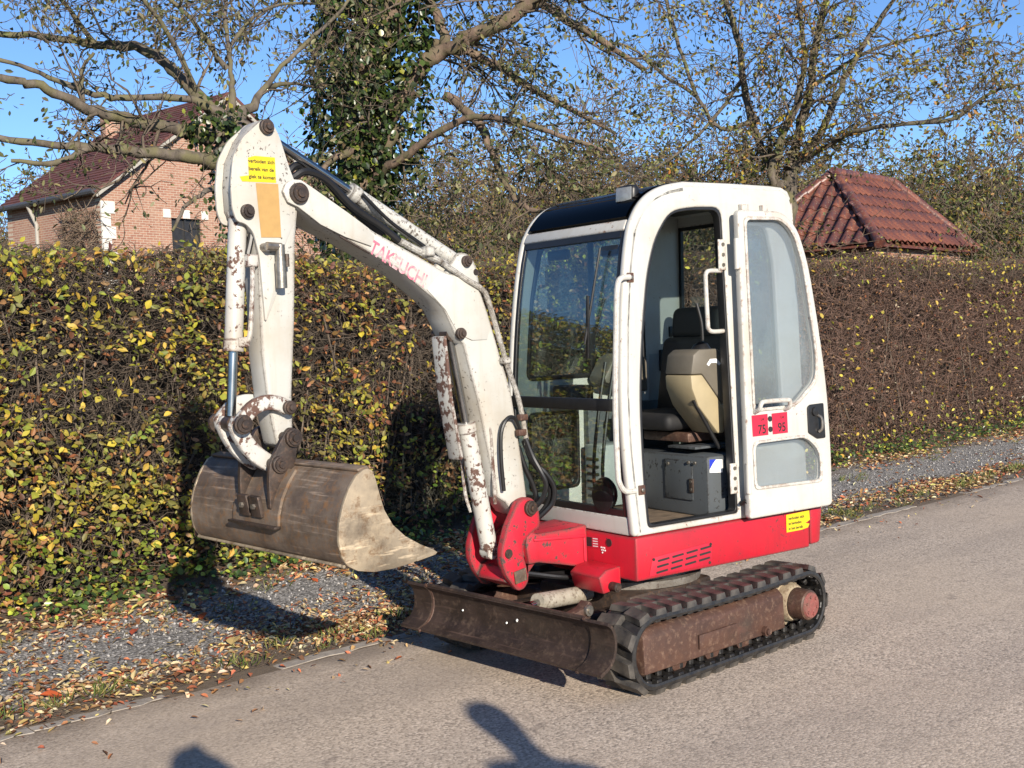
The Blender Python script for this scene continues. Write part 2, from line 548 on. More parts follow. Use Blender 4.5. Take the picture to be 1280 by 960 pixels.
def rooftile():
    t = T('dark_red_flat_tile')
    s = t.n('SeparateXYZ', {0: t.co})
    v = t.n('CombineXYZ', {0: s.outputs[0], 1: s.outputs[1], 2: 0.}).outputs[0]
    br = t.n('TexBrick', {'Vector': v, 'Color1': (.13, .042, .036, 1), 'Color2': (.09, .033, .03, 1), 'Mortar': (.03, .014, .013, 1), 'Scale': 1., 'Mortar Size': .006, 'Brick Width': .2, 'Row Height': .16})
    t.set(Base_Color=t.mix(t.math('MULTIPLY', t.ramp(t.noise(.7, 6), (.4, 0.), (.7, 1.)), .4), br.outputs['Color'], (.16, .075, .055)), Roughness=.75)
    return t.m
M['roof'] = rooftile()
M['quoin'] = plain('pale_stone', (.62, .60, .55), .8, 0, .2, 6, .2)
M['darkwood'] = plain('dark_window', (.03, .03, .032), .35, 0, .4, 8, .1)
M['zinc'] = plain('zinc_gutter', (.09, .09, .095), .5, .4, .2, 8, .05)
M['trim'] = plain('white_trim', (.36, .34, .30), .7, 0, .15, 8, .1)
HC = CAM + Fv * 32 + Rv * (-11.0); HC.z = 0
hw = (Fv * .642 + Rv * -.766).normalized()          # along the eave wall, away to the left
hg = (Fv * .766 + Rv * .642).normalized()           # along the gable, away to the right
house = empty('brick_house', HC)
tag(house, 'orange brick house with dark red tiled roof behind the hedge', 'house')
EH, S, RISE, LW = 5.98, 4.25, 3.05, 4.9
def lobj(name, verts, faces, mat, parent, o, ex_, ey, ez=Vector((0, 0, 1))):
    """mesh in a local frame: origin o, axes ex_,ey,ez"""
    me = bpy.data.meshes.new(name); me.from_pydata(verts, [], faces)
    ob = link(name, me, mat, parent)
    m = Matrix((( ex_.x, ey.x, ez.x, o.x), (ex_.y, ey.y, ez.y, o.y), (ex_.z, ey.z, ez.z, o.z), (0, 0, 0, 1)))
    ob.matrix_local = m
    bm_ = bmesh.new(); bm_.from_mesh(me); bmesh.ops.recalc_face_normals(bm_, faces=bm_.faces[:]); bm_.to_mesh(me); bm_.free()
    return ob
def slab(pts, y0, y1):
    n = len(pts)
    return [(a, y0, b_) for a, b_ in pts] + [(a, y1, b_) for a, b_ in pts], [list(range(n)), list(range(2 * n - 1, n - 1, -1))] + [[i, (i + 1) % n, n + (i + 1) % n, n + i] for i in range(n)]
O0 = Vector((0, 0, 0))
# gable wall with a window opening: strips around the opening
wx0, wx1, wz0, wz1 = 2.20, 3.20, 3.0, 5.28
for pts in ([(0, 0), (wx0, 0), (wx0, EH + wx0 / S * RISE), (0, EH)],
            [(wx1, 0), (2 * S, 0), (2 * S, EH), (S, EH + RISE), (wx1, EH + wx1 / S * RISE)],
            [(wx0, 0), (wx1, 0), (wx1, wz0), (wx0, wz0)],
            [(wx0, wz1), (wx1, wz1), (wx1, EH + wx1 / S * RISE), (wx0, EH + wx0 / S * RISE)]):
    v, f = slab(pts, 0, .3)
    lobj('gable_wall', v, f, M['brick'], house, O0, hg, hw)
wv, wf = slab([(wx0, wz0), (wx1, wz0), (wx1, wz1), (wx0, wz1)], .12, .16)
win = lobj('window', wv, wf, M['darkwood'], house, O0, hg, hw)
for a in (wx0, wx0 + .475, wx1 - .05):
    v, f = slab([(a, wz0), (a + .05, wz0), (a + .05, wz1), (a, wz1)], .06, .118)
    link('window_bar', bpy.data.meshes.new('window_bar'), M['darkwood'], win).data.from_pydata(v, [], f)
v, f = slab([(wx0 - .25, wz1 + .004), (wx1 + .25, wz1 + .004), (wx1 + .15, wz1 + .28), (wx0 - .15, wz1 + .28)], -.012, .02)
lobj('lintel', v, f, M['brick'], house, O0, hg, hw)
for a in (wx0 - .27, wx0 + .38, wx1 + .02):
    v, f = slab([(a, wz1 + .006), (a + .24, wz1 + .006), (a + .24, wz1 + .25), (a, wz1 + .25)], -.026, .02)
    lobj('lintel_stone', v, f, M['quoin'], house, O0, hg, hw)
z = 2.2
k = 0
while z < 5.4:
    wq = .40 if k % 2 else .26
    v, f = slab([(-.02, z), (wq, z), (wq, z + .33), (-.02, z + .33)], -.03, .02)
    lobj('quoin', v, f, M['quoin'], house, O0, hg, hw)
    z += .345; k += 1
# eave wall
v, f = slab([(.31, 0), (LW, 0), (LW, EH - .02), (.31, EH - .02)], .0, .3)
lobj('eave_wall', v, f, M['brick'], house, O0, hw, hg)
v, f = slab([(1.1, 2.0), (1.9, 2.0), (1.9, 4.9), (1.1, 4.9)], -.02, .05)
# roof: stepped courses on the near slope
sl = Vector((hg.x * S, hg.y * S, RISE)).normalized()
slope_len = math.hypot(S, RISE)
nrm = sl.cross(hw).normalized()
if nrm.z < 0: nrm = -nrm
NC = 30
for k in range(NC):
    a0 = -.35 + (slope_len + .35) * k / NC; a1 = -.35 + (slope_len + .35) * (k + 1.12) / NC
    v = [(-.28, a0, .05), (LW + .6, a0, .05), (LW + .6, a1, .02), (-.28, a1, .02), (-.28, a0, -.02), (LW + .6, a0, -.02), (LW + .6, a1, -.03), (-.28, a1, -.03)]
    f = [[0, 1, 2, 3], [7, 6, 5, 4], [0, 4, 5, 1], [1, 5, 6, 2], [2, 6, 7, 3], [3, 7, 4, 0]]
    lobj('tile_course', v, f, M['roof'], house, Vector((0, 0, EH)) + nrm * .05, hw, sl, nrm)
sl2 = Vector((-hg.x * S, -hg.y * S, RISE)).normalized()
n2_ = sl2.cross(hw).normalized()
if n2_.z < 0: n2_ = -n2_
v = [(-.28, -.35, .05), (LW + .6, -.35, .05), (LW + .6, slope_len, .05), (-.28, slope_len, .05), (-.28, -.35, -.03), (LW + .6, -.35, -.03), (LW + .6, slope_len, -.03), (-.28, slope_len, -.03)]
lobj('roof_slope', v, f, M['roof'], house, Vector((hg.x * 2 * S, hg.y * 2 * S, EH)) + n2_ * .05, hw, sl2, n2_)
# verge boards
for (o_, s_, nn) in ((Vector((0, 0, EH)), sl, nrm), (Vector((hg.x * 2 * S, hg.y * 2 * S, EH)), sl2, n2_)):
    v, f = [(-.25, -.36, -.13), (-.25, slope_len, -.13), (-.25, slope_len, -.02), (-.25, -.36, -.02), (-.20, -.36, -.13), (-.20, slope_len, -.13), (-.20, slope_len, -.02), (-.20, -.36, -.02)], [[0, 1, 2, 3], [7, 6, 5, 4], [0, 4, 5, 1], [1, 5, 6, 2], [2, 6, 7, 3], [3, 7, 4, 0]]
    lobj('verge_board', v, f, M['trim'], house, o_ + nn * .05, hw, s_, nn)
gpt = lambda t: hw * t - hg * .33
gt = MB().tube([tuple(gpt(-.25) + Vector((0, 0, EH - .12))), tuple(gpt(LW + .6) + Vector((0, 0, EH - .12)))], .085, 8); gt.build('gutter', M['zinc'], house)
for t_ in (3.35,):
    MB().tube([tuple(gpt(t_) + Vector((0, 0, EH - .15))), tuple(hw * t_ - hg * .08 + Vector((0, 0, EH - .7))), tuple(hw * t_ - hg * .08 + Vector((0, 0, .2)))], .055, 8).build('downpipe', M['trim'], house)
for t_, s_ in ((4.3, S * .72),):
    o_ = hw * t_ + hg * s_
    MB().box((o_.x, o_.y, EH + RISE * s_ / S + .30), (.5, .42, .8), .02).build('chimney', M['brick'], house)
back = hw * LW
v, f = slab([(0, 0), (2 * S, 0), (2 * S, EH), (S, EH + RISE), (0, EH)], 0, .3)
lobj('back_wall', v, f, M['brick'], house, hw * LW, hg, hw)
v, f = slab([(.31, 0), (LW, 0), (LW, EH - .02), (.31, EH - .02)], -.3, .0)
lobj('eave_wall', v, f, M['brick'], house, hg * 2 * S, hw, hg)

# ================================================================ tiled garden hut
def claymat():
    t = T('red_clay_pantile')
    oi = t.n('ObjectInfo').outputs['Random']
    base = t.ramp(oi, (0., (.20, .072, .042)), (.5, (.14, .048, .032)), (1., (.10, .036, .028)))
    c = t.mix(t.math('MULTIPLY', t.ramp(t.noise(7, 5, .65), (.44, 0.), (.62, 1.)), .85), base, (.055, .03, .035))
    c = t.mix(t.math('MULTIPLY', t.ramp(t.noise(24, 5), (.58, 0.), (.7, 1.)), .7), c, (.34, .27, .19))
    t.set(Base_Color=c, Roughness=.42, Normal=t.bump(t.noise(40, 4), .15, .004))
    return t.m
M['clay'] = claymat()
A_ = Vector((-17.395, -9.70, 4.732)); B_ = Vector((-20.311, -9.986, 4.732))
u_ = (B_ - A_).normalized(); n_ = Vector((-u_.y, u_.x, 0))
if n_.dot(CAM - A_) < 0: n_ = -n_
SU, SV, HH = 1.176 * 1.45, 1.201 * 1.45, 1.165 * 1.45
hut = empty('garden_hut', Vector((A_.x + B_.x, A_.y + B_.y, 0)) / 2)
tag(hut, 'small garden hut with a hipped red pantile roof rising above the hedge', 'hut')
h0 = hut.location
rel = lambda p: p - h0
LR = (B_ - A_).length
def tile_mesh():
    wd, ln = .30, .46
    prof = []
    for i in range(9):
        s = i / 8
        z_ = .060 * math.cos((s - .22) * 2 * math.pi) if s < .55 else -.03 + .012 * math.sin((s - .55) * 7)
        prof.append((s * wd, z_))
    V, F = [], []
    for j, (yy, dz) in enumerate(((0, .028), (ln, .0))):
        for x_, z_ in prof: V.append((x_ - wd / 2, yy, z_ + dz))
    for x_, z_ in prof: V.append((x_ - wd / 2, 0, z_ + .006))
    for i in range(8):
        F.append((i, i + 1, 9 + i + 1, 9 + i)); F.append((18 + i, 18 + i + 1, i + 1, i))
    me = bpy.data.meshes.new('roof_tile'); me.from_pydata(V, [], F); smooth(me, 50); me.materials.append(M['clay'])
    return me
tmesh = tile_mesh()
def roof_plane(c0, c1, top0, top1, name):
    """quad/triangle roof plane: eave c0->c1, ridge top0->top1"""
    ex_ = (c1 - c0).normalized(); L = (c1 - c0).length
    up_v = (top0 - c0) - ex_ * (top0 - c0).dot(ex_); H = up_v.length; ey = up_v.normalized()
    ez = ex_.cross(ey)
    if ez.z < 0: ez = -ez; 
    a0 = (top0 - c0).dot(ex_); a1 = (top1 - c0).dot(ex_)
    deck = lobj(name, [(0, 0, -.05), (L, 0, -.05), (a1, H, -.05), (a0, H, -.05)] if a1 - a0 > .01 else [(0, 0, -.05), (L, 0, -.05), (a0, H, -.05)],
                [[0, 1, 2, 3]] if a1 - a0 > .01 else [[0, 1, 2]], M['clay'], hut, rel(c0), ex_, ey, ez)
    rows = int(H / .39)
    for r_i in range(rows + 1):
        y_ = H - (r_i + 1) * .39
        if y_ < -.2: continue
        t0 = max(0, (y_ + .17)) / H
        lo_, hi_ = a0 * t0, L + (a1 - L) * t0
        k_ = 0
        x_ = lo_ + .02 + ((-lo_) % .275)
        while x_ < hi_ - .02:
            o = bpy.data.objects.new('roof_tile', tmesh)
            o.parent = deck; o.location = (x_, y_, .0); o.rotation_euler = (random.uniform(-.012, .012), random.uniform(-.015, .015), random.uniform(-.012, .012))
            col.objects.link(o)
            x_ += .275
    return deck
hz_ = Vector((0, 0, HH))
cFL = A_ - u_ * SU + n_ * SV - hz_; cFR = B_ + u_ * SU * .30 + n_ * SV - hz_
cBL = A_ - u_ * SU - n_ * SV - hz_; cBR = B_ + u_ * SU * .30 - n_ * SV - hz_
fx = lambda a, b_, c_, d_: roof_plane(a, b_, c_, d_, 'roof_deck')
fx(cFL, cFR, A_, B_) if (cFR - cFL).cross(A_ - cFL).z > -9 else None
fx(cBL, cFL, A_, A_)
v = [rel(cBL), rel(cBR), rel(B_), rel(A_), rel(cFR)]
me = bpy.data.meshes.new('roof_back'); me.from_pydata([tuple(q_) for q_ in v], [], [[0, 1, 2, 3], [1, 4, 2]])
link('roof_back', me, M['clay'], hut)
def half_round(p, q_, r=.10):
    """ridge or hip tiles laid along a line"""
    d = q_ - p; n = max(1, int(d.length / .36)); d = d / n
    for i in range(n):
        a, b_ = p + d * i, p + d * (i + 1.12)
        m = MB().tube([tuple(rel(a) + Vector((0, 0, .012))), tuple(rel(b_) + Vector((0, 0, .045)))], [r * 1.08, r * .92], 12)
        m.build('ridge_tile', M['clay'], hut)
half_round(cFL, A_, .105); half_round(cBL, A_, .105); half_round(cFR, B_, .105); half_round(B_, A_ - u_ * .04, .10)
wl_ = [cFL, cFR, cBR, cBL]
ctr = sum(wl_, Vector((0, 0, 0))) / 4
wp = [ctr + (p - ctr) * .86 for p in wl_]
me = bpy.data.meshes.new('hut_wall')
me.from_pydata([(rel(p).x, rel(p).y, 0) for p in wp] + [(rel(p).x, rel(p).y, cFL.z - .02) for p in wp], [], [[i, (i + 1) % 4, 4 + (i + 1) % 4, 4 + i] for i in range(4)])
link('hut_wall', me, M['brick'], hut)
M['white'] = paint('white_paint', (.445, .44, .41), (.34, .30, .23), chip=.675, dirt_lo=.50, edge=.45, streak=.25)
M['boom_white'] = paint('worn_white_paint', (.445, .44, .41), (.34, .29, .22), (.045, .035, .028), chip=.632, dirt_lo=.47, edge=.8, streak=.4, br=.022, cs=62)
M['flaked'] = paint('flaked_white_paint', (.445, .44, .41), (.32, .27, .21), (.06, .032, .024), chip=.545, dirt_lo=.48, edge=.3, streak=.3, cs=24)
M['white_flat'] = paint('white_plate_paint', (.445, .44, .41), (.34, .29, .22), (.045, .035, .028), chip=.64, dirt_lo=.47, edge=0., streak=.4, cs=62)
M['red_flat'] = paint('red_plate_paint', (.44, .016, .036), (.30, .014, .026), (.05, .018, .018), chip=.68, dirt_lo=.48, edge=0., streak=.3)
M['red'] = paint('red_paint', (.45, .010, .024), (.26, .014, .022), (.05, .018, .018), chip=.632, dirt_lo=.42, edge=.7, streak=.5, br=.024, cs=55)
M['bracket_red'] = paint('bracket_red_paint', (.46, .016, .034), (.28, .014, .022), (.035, .025, .022), chip=.605, dirt_lo=.42, edge=1.3, streak=.5, br=.032, cs=30)
M['bucket'] = rusty('worn_bucket_steel', (.11, .080, .06), (.20, .155, .118), (.21, .115, .055), 5, .55, .25, .35, (70, 3, 60))
M['bucket_side'] = rusty('bare_bucket_plate', (.22, .18, .13), (.36, .29, .20), (.17, .105, .055), 4, .55, .2, .25, (6, 60, 40))
M['dark_steel'] = rusty('dark_oily_steel', (.035, .026, .022), (.07, .05, .04), (.10, .06, .04), 9, .5, .3)
M['blade'] = rusty('blade_rust', (.033, .022, .018), (.060, .038, .030), (.10, .068, .05), 5, .55, .25, .35, (60, 2.5, 40))
M['frame_rust'] = rusty('track_frame_rust', (.085, .042, .028), (.048, .024, .018), (.145, .088, .06), 6, .6, .1, .4, (3, 30, 9))
M['rubber'] = plain('track_rubber', (.010, .010, .011), .45, 0, .5, 25, .35, (.03, .027, .024))
M['lug_rubber'] = plain('worn_lug_rubber', (.016, .015, .015), .55, 0, .4, 9, .3, (.10, .088, .074))
M['hose'] = plain('hose_rubber', (.012, .012, .013), .38, 0, .3, 40, .05)
M['black'] = plain('black_plastic', (.014, .014, .015), .42, 0, .4, 30, .08)
M['vinyl'] = plain('black_vinyl', (.009, .009, .010), .7, 0, .4, 20, .15)
M['chrome'] = plain('chrome_rod', (.42, .41, .40), .22, 1.0, .35, 10, 0)
M['steel'] = plain('zinc_steel', (.32, .29, .25), .4, .8, .5, 30, .2)
M['grey'] = paint('grey_cabinet_paint', (.066, .075, .082), (.048, .052, .055), (.010, .009, .008), chip=.62, dirt_lo=.5, edge=.4, rough=.45)
M['liner'] = plain('white_cab_liner', (.34, .36, .355), .6, 0, .15, 8, .05)
M['beige'] = plain('beige_console', (.34, .28, .17), .5, 0, .12, 12, .05)
M['taupe'] = plain('taupe_console', (.13, .115, .09), .55, 0, .15, 12, .05)
M['yellow'] = plain('yellow_sticker', (.60, .46, .012), .45, 0, .1, 40, 0)
M['tan'] = plain('tan_tape', (.40, .245, .085), .55, 0, .12, 30, .03)
M['labelred'] = plain('label_red', (.50, .018, .045), .4, 0, .1, 20, 0)
M['ink'] = plain('black_ink', (.02, .02, .02), .5, 0, .2, 20, 0)
M['sticker_white'] = plain('white_sticker', (.75, .75, .74), .45, 0, .08, 20, 0)
M['sticker_blue'] = plain('blue_print', (.02, .04, .42), .45, 0, .1, 20, 0)
M['hubred'] = rusty('faded_hub_paint', (.21, .055, .048), (.13, .065, .05), (.25, .09, .075), 18, .7, 0, .25)
M['sprocket'] = rusty('dusty_sprocket', (.34, .28, .19), (.22, .165, .11), (.12, .075, .045), 12, .8, 0)
M['cylwhite'] = rusty('grimy_white_cylinder', (.36, .33, .27), (.26, .225, .17), (.10, .07, .05), 9, .6, 0)
M['floor'] = plain('dirty_cab_floor', (.16, .115, .075), .8, 0, .5, 20, .4)
M['glass'] = glass('cab_glass', (.76, .84, .83), 1.0)
M['skyglass'] = glass('dark_skylight', (.02, .02, .025), .22, .02, .0)
M['milky'] = glass('milky_door_glazing', (.90, .93, .95), .5, .08, .24, (.30, .335, .355))
M['lens'] = plain('lamp_lens', (.28, .29, .29), .12, .2, .3, 30, .3)
def _fade():
    t = T('faded_pink_print')
    n = t.ramp(t.noise(13, 6, .75), (.36, 0.), (.52, 1.))
    t.set(Base_Color=t.mix(n, (.445, .44, .41), (.52, .13, .19)), Roughness=.5)
    return t.m
M['pink'] = _fade()

TH = R(-7.3407)
ex = empty('mini_excavator')
tag(ex, 'white and red mini excavator with enclosed cab, parked with bucket and blade raised', 'excavator')

def textmesh(s, size, fn, name, mat, parent, rz=0.0, xs=1.0, shear=0.0, bold=.035):
    """flat lettering; fn maps (a,b) of the print to 3D"""
    cu = bpy.data.curves.new('txt', 'FONT')
    cu.body = s; cu.size = size; cu.align_x = 'LEFT'; cu.fill_mode = 'FRONT'; cu.shear = shear; cu.offset = size * bold * .5
    o = bpy.data.objects.new('txt', cu)
    me = bpy.data.meshes.new_from_object(o)
    bpy.data.objects.remove(o); bpy.data.curves.remove(cu)
    for v in me.vertices: v.co = fn(v.co.x * xs, v.co.y)
    return link(name, me, mat, parent, rz)

def decal(name, pts, fn, mat, parent, rz=0.0):
    me = bpy.data.meshes.new(name)
    me.from_pydata([fn(*p) for p in pts], [], [list(range(len(pts)))])
    return link(name, me, mat, parent, rz)

# ================================================================ undercarriage
TX0, TX1, TR = -.268, .890, .150
TXH = -.225
def track_path(s):
    """point and tangent angle of the belt centreline by arc length"""
    L = TX1 - TX0
    per = 2 * L + 2 * math.pi * TR
    s %= per
    zc = .184
    if s < L: return TX0 + s, zc + TR - .012 * math.sin(math.pi * s / L), 0.0
    s -= L
    if s < math.pi * TR:
        a = s / TR
        return TX1 + TR * math.sin(a), zc + TR * math.cos(a), -a
    s -= math.pi * TR
    if s < L: return TX1 - s, zc - TR, -math.pi
    s -= L
    a = s / TR
    return TX0 - TR * math.sin(a), zc - TR * math.cos(a), -math.pi - a
PER = 2 * (TX1 - TX0) + 2 * math.pi * TR

def make_track(sign):
    yo, yi = .68 * sign, .45 * sign
    ya, yb = min(yo, yi), max(yo, yi)
    n = 132
    b = bmesh.new()
    prof = [(-.014, ya), (-.014, yb), (-.004, yb + .004), (.012, yb), (.012, ya), (-.004, ya - .004)]
    rings = []
    for i in range(n):
        x, z, a = track_path(PER * i / n)
        nx, nz = -math.sin(a), math.cos(a)
        rings.append([b.verts.new((x + nx * h, y, z + nz * h)) for h, y in prof])
    m = len(prof)
    for i in range(n):
        A, B = rings[i], rings[(i + 1) % n]
        for k in range(m): b.faces.new((A[k], A[(k + 1) % m], B[(k + 1) % m], B[k]))
    me = bpy.data.meshes.new('rubber_track')
    bmesh.ops.recalc_face_normals(b, faces=b.faces[:])
    b.to_mesh(me); b.free(); smooth(me)
    belt = link('rubber_track', me, M['rubber'], ex)
    # tread lugs: two staggered rows of skewed blocks, sharing mesh data
    def lugmesh(sk):
        q = MB()
        s = .031
        bot = [(-s - .012 + sk, -.062), (s + .004 + sk, -.062), (s + .012 - sk, .062), (-s + .0 - sk, .062)]
        top = [(x * .80, y * .90) for x, y in bot]
        v0 = [q.bm.verts.new((x, y, 0)) for x, y in bot]; v1 = [q.bm.verts.new((x, y, .026)) for x, y in top]
        q.bm.faces.new(v1)
        for k in range(4): q.bm.faces.new((v0[k], v0[(k + 1) % 4], v1[(k + 1) % 4], v1[k]))
        mm = bpy.data.meshes.new('tread_lug'); q.bm.to_mesh(mm); q.bm.free(); mm.materials.append(M['lug_rubber'])
        return mm
    lm = [lugmesh(.012), lugmesh(-.012)]
    cnt = 31
    for r in range(2):
        for i in range(cnt):
            x, z, a = track_path(PER * (i + .5 * r) / cnt)
            o = bpy.data.objects.new('tread_lug', lm[r])
            h = .010
            o.location = (x - math.sin(a) * h, sign * (.51 + .11 * r), z + math.cos(a) * h)
            o.rotation_euler = (0, -a, 0)
            o.parent = belt
            col.objects.link(o)
    g = MB()
    cnt2 = 44
    for i in range(cnt2):
        x, z, a = track_path(PER * (i + .3) / cnt2)
        for yy in (.53, .60):
            g.box((x + math.sin(a) * .026, sign * yy, z - math.cos(a) * .026), (.030, .024, .030), .006, Matrix.Rotation(-a, 3, 'Y'), 1)
        g.box((x + math.sin(a) * .016, sign * .655, z - math.cos(a) * .016), (.034, .036, .016), .004, Matrix.Rotation(-a, 3, 'Y'), 1)
    g.build('guide_teeth', M['rubber'], belt)['kind'] = 'stuff'
    # frame
    f = MB()
    sec = [(.475, .105), (.475, .28), (.56, .30), (.64, .285), (.668, .255), (.674, .098), (.63, .085)]
    f.prism([(sign * a, c) for a, c in sec], -.075, .965, .008, axis='x')
    fr = f.build('track_frame', M['frame_rust'], ex)
    MB().prism([(sign * a, c) for a, c in [(.673, .135), (.673, .20), (.684, .20), (.684, .135)]], .32, .60, .003, axis='x').build('wear_plate', M['frame_rust'], fr)
    MB().lathe((.10, sign * .665, .118), (0, sign, 0), [(0, .024), (.03, .024), (.03, .016), (.042, .016)], 8).build('roller_bolt', M['frame_rust'], fr)
    i_ = MB()
    i_.lathe((TX1, sign * .50, .184), (0, sign, 0), [(0, .09), (.0, .115), (.05, .122), (.10, .122), (.12, .10), (.12, .05)], 28)
    i_.build('idler_wheel', M['dark_steel'], ex)
    s_ = MB()
    teeth = [((.100 if k % 2 else .120) * math.cos(k * math.pi / 13), (.100 if k % 2 else .120) * math.sin(k * math.pi / 13)) for k in range(26)]
    s_.prism([(TXH + a, .188 + c) for a, c in teeth], sign * .535, sign * .585, .004)
    s_.lathe((TXH, sign * .56, .188), (0, sign, 0), [(0, .098), (.06, .094), (.075, .085)], 26)
    sp = s_.build('sprocket', M['sprocket'], ex)
    h_ = MB().lathe((TXH, sign * .64, .188), (0, sign, 0), [(0, .078), (.075, .074), (.082, .068)], 26)
    hb = h_.build('final_drive_hub', M['frame_rust'], ex)
    MB().lathe((TXH, sign * .722, .188), (0, sign, 0), [(0, .064), (.008, .060)], 24).build('hub_cover', M['hubred'], hb)
    for k in range(6):
        a = k * math.pi / 3 + .3
        MB().lathe((TXH + .044 * math.cos(a), sign * .729, .188 + .044 * math.sin(a)), (0, sign, 0), [(0, .009), (.007, .008)], 6).build('hub_bolt', M['hubred'], hb)
    for x in (.18, .42, .66):
        MB().lathe((x, sign * .47, .092), (0, sign, 0), [(0, .058), (.04, .058), (.045, .04), (.09, .04), (.095, .058), (.14, .058)], 16).build('track_roller', M['frame_rust'], fr)
    return belt
make_track(1)
make_track(-1)

c = MB()
c.box((.33, 0, .255), (.62, .62, .15), .02)
for s in (-1, 1):
    for x in (.12, .58): c.box((x, s * .40, .235), (.12, .34, .10), .012)
c.build('undercarriage_frame', M['dark_steel'], ex)
M['ringgrey'] = rusty('grey_slew_metal', (.20, .185, .165), (.12, .105, .09), (.07, .05, .04), 9, .6, .2)
MB().lathe((.27, 0, .33), (0, 0, 1), [(0, .34), (.035, .345), (.036, .30), (.065, .30), (.066, .335), (.10, .335)], 40).build('slew_ring', M['ringgrey'], ex)

# blade
bl_path = [(1.178, .368), (1.150, .345), (1.132, .305), (1.130, .26), (1.142, .215), (1.175, .175), (1.232, .148)]
bl_path = [tuple(p) for p in spline(bl_path, 3)]
bl = MB().sheet(bl_path, -.535, .535, .014).build('dozer_blade', M['blade'], ex)
for s in (-1, 1):
    q = MB().sheet([(x + .010, z + .003) for x, z in bl_path], min(s * .54, s * .678), max(s * .54, s * .678), .014)
    q.build('blade_extension', M['blade'], bl)
    MB().tube([(x + .012, s * .537, z + .002) for x, z in bl_path], .0085, 8).build('weld_ridge', M['frame_rust'], bl)
MB().tube([(1.176, -.53, .366), (1.176, .53, .366)], .0105, 8).build('blade_top_edge', M['blade'], bl)
for s in (-1, 1):
    MB().prism([(1.13, .32), (1.13, .17), (.58, .19), (.58, .27), (1.0, .28)], s * .22 - .03, s * .22 + .03, .005).build('blade_arm', M['dark_steel'], ex)
MB().prism([(1.145, .36), (1.07, .375), (1.04, .40), (1.02, .385), (1.03, .33), (1.13, .30)], .375, .43, .006).build('blade_lug', M['frame_rust'], ex)
MB().lathe((1.055, .43, .362), (0, 1, 0), [(0, .024), (.015, .024), (.015, .013), (.022, .013)], 14).build('lug_pin', M['steel'], ex)
bc = MB().tube([(1.06, .12, .355), (.66, .05, .315)], .040, 16)
bc.build('blade_cylinder', M['cylwhite'], ex)
MB().tube([(1.12, .13, .35), (1.02, .113, .351)], .018, 12).build('blade_cylinder_rod', M['chrome'], ex)

# ================================================================ upper body (slewed)
UP = dict(rz=TH)
plan = [(.63, .48), (-.565, .48), (-.565, -.48), (.63, -.48)]
q = MB().prism(plan, .416, .622, .012, axis='z')
skirt = q.build('body_skirt', M['red'], ex, TH)
cwp = [(-.569, .480), (-.63, .478), (-.672, .466), (-.72, .43), (-.80, .30), (-.84, .12), (-.84, -.12), (-.80, -.30), (-.72, -.43), (-.672, -.466), (-.63, -.478), (-.569, -.480)]
def cwfn(x, y, z):
    if z < .5: x = x + max(0, -.60 - x) * .25
    return (x, y, z)
MB().prism(cwp, .428, .622, .014, axis='z', fn=cwfn).build('counterweight', M['red'], ex, TH)
# vent on the left side
def onside(y): return lambda a, b_: (a, y, b_)
vp = [(.530, .517), (.145, .540), (.150, .432), (.556, .432)]
q = MB().prism(vp, .480, .4835, .001)
vent = q.build('vent_panel', M['red_flat'], skirt)
for i in range(3):
    for j in range(4):
        x0 = .500 - j * .092 - i * -.006
        z0 = .502 - i * .027 + j * .006
        q = MB().prism([(x0, z0), (x0 - .072, z0 + .005), (x0 - .074, z0 - .004), (x0 - .002, z0 - .010)], .4800, .4850, 0)
        q.build('vent_slot', M['ink'], vent)
for x, z in ((.525, .508), (.155, .530), (.165, .442)):
    MB().lathe((x, .483, z), (0, 1, 0), [(0, .008), (.004, .007)], 8).build('vent_screw', M['dark_steel'], vent)
# sticker on the skirt
st = decal('warning_sticker', [(-.387, .606), (-.562, .609), (-.566, .560), (-.545, .552), (-.53, .548), (-.562, .540), (-.55, .522), (-.50, .516), (-.387, .516)], onside(.4822), M['yellow'], skirt)
for k, (s, zz) in enumerate((('verboden zich', .578), ('te bevinden', .552), ('in het bereik', .526))):
    textmesh(s, .021, lambda a, b_, zz=zz: (-.402 - a, .4834, zz + b_), 'lettering', M['ink'], st)
# front details
onf = lambda a, b_: (.6318, a, b_)
pl = decal('maker_plate', [(.10, .592), (.216, .597), (.214, .540), (.098, .536)], onf, M['labelred'], skirt)
decal('plate_print', [(.106, .586), (.165, .588), (.164, .543), (.105, .541)], lambda a, b_: (.6330, a, b_), M['ink'], pl)
for k in range(4):
    decal('plate_print', [(.172, .586 - k * .012), (.210, .588 - k * .012), (.210, .583 - k * .012), (.172, .581 - k * .012)], lambda a, b_: (.6330, a, b_), M['sticker_white'], pl)
MB().lathe((.626, .292, .578), (1, 0, 0), [(0, .019), (.0072, .019)], 16).build('drain_hole', M['ink'], skirt)
for k in range(7):
    MB().lathe((.626, .232 + .012 * (k % 3) + .004 * (k // 3), .548 - .012 * (k // 3)), (1, 0, 0), [(0, .0042), (.0068, .0042)], 6).build('speaker_hole', M['sticker_white'], skirt)
# tow bracket with pin
q = MB().prism([(.630, .478), (.72, .470), (.765, .44), (.74, .36), (.630, .372)], .15, .37, .008)
tb = q.build('tie_down_bracket', M['red'], ex, TH)
MB().lathe((.69, .372, .392), (0, 1, 0), [(0, .022), (.045, .022), (.045, .018), (.05, .014)], 14).build('bracket_pin', M['dark_steel'], tb)
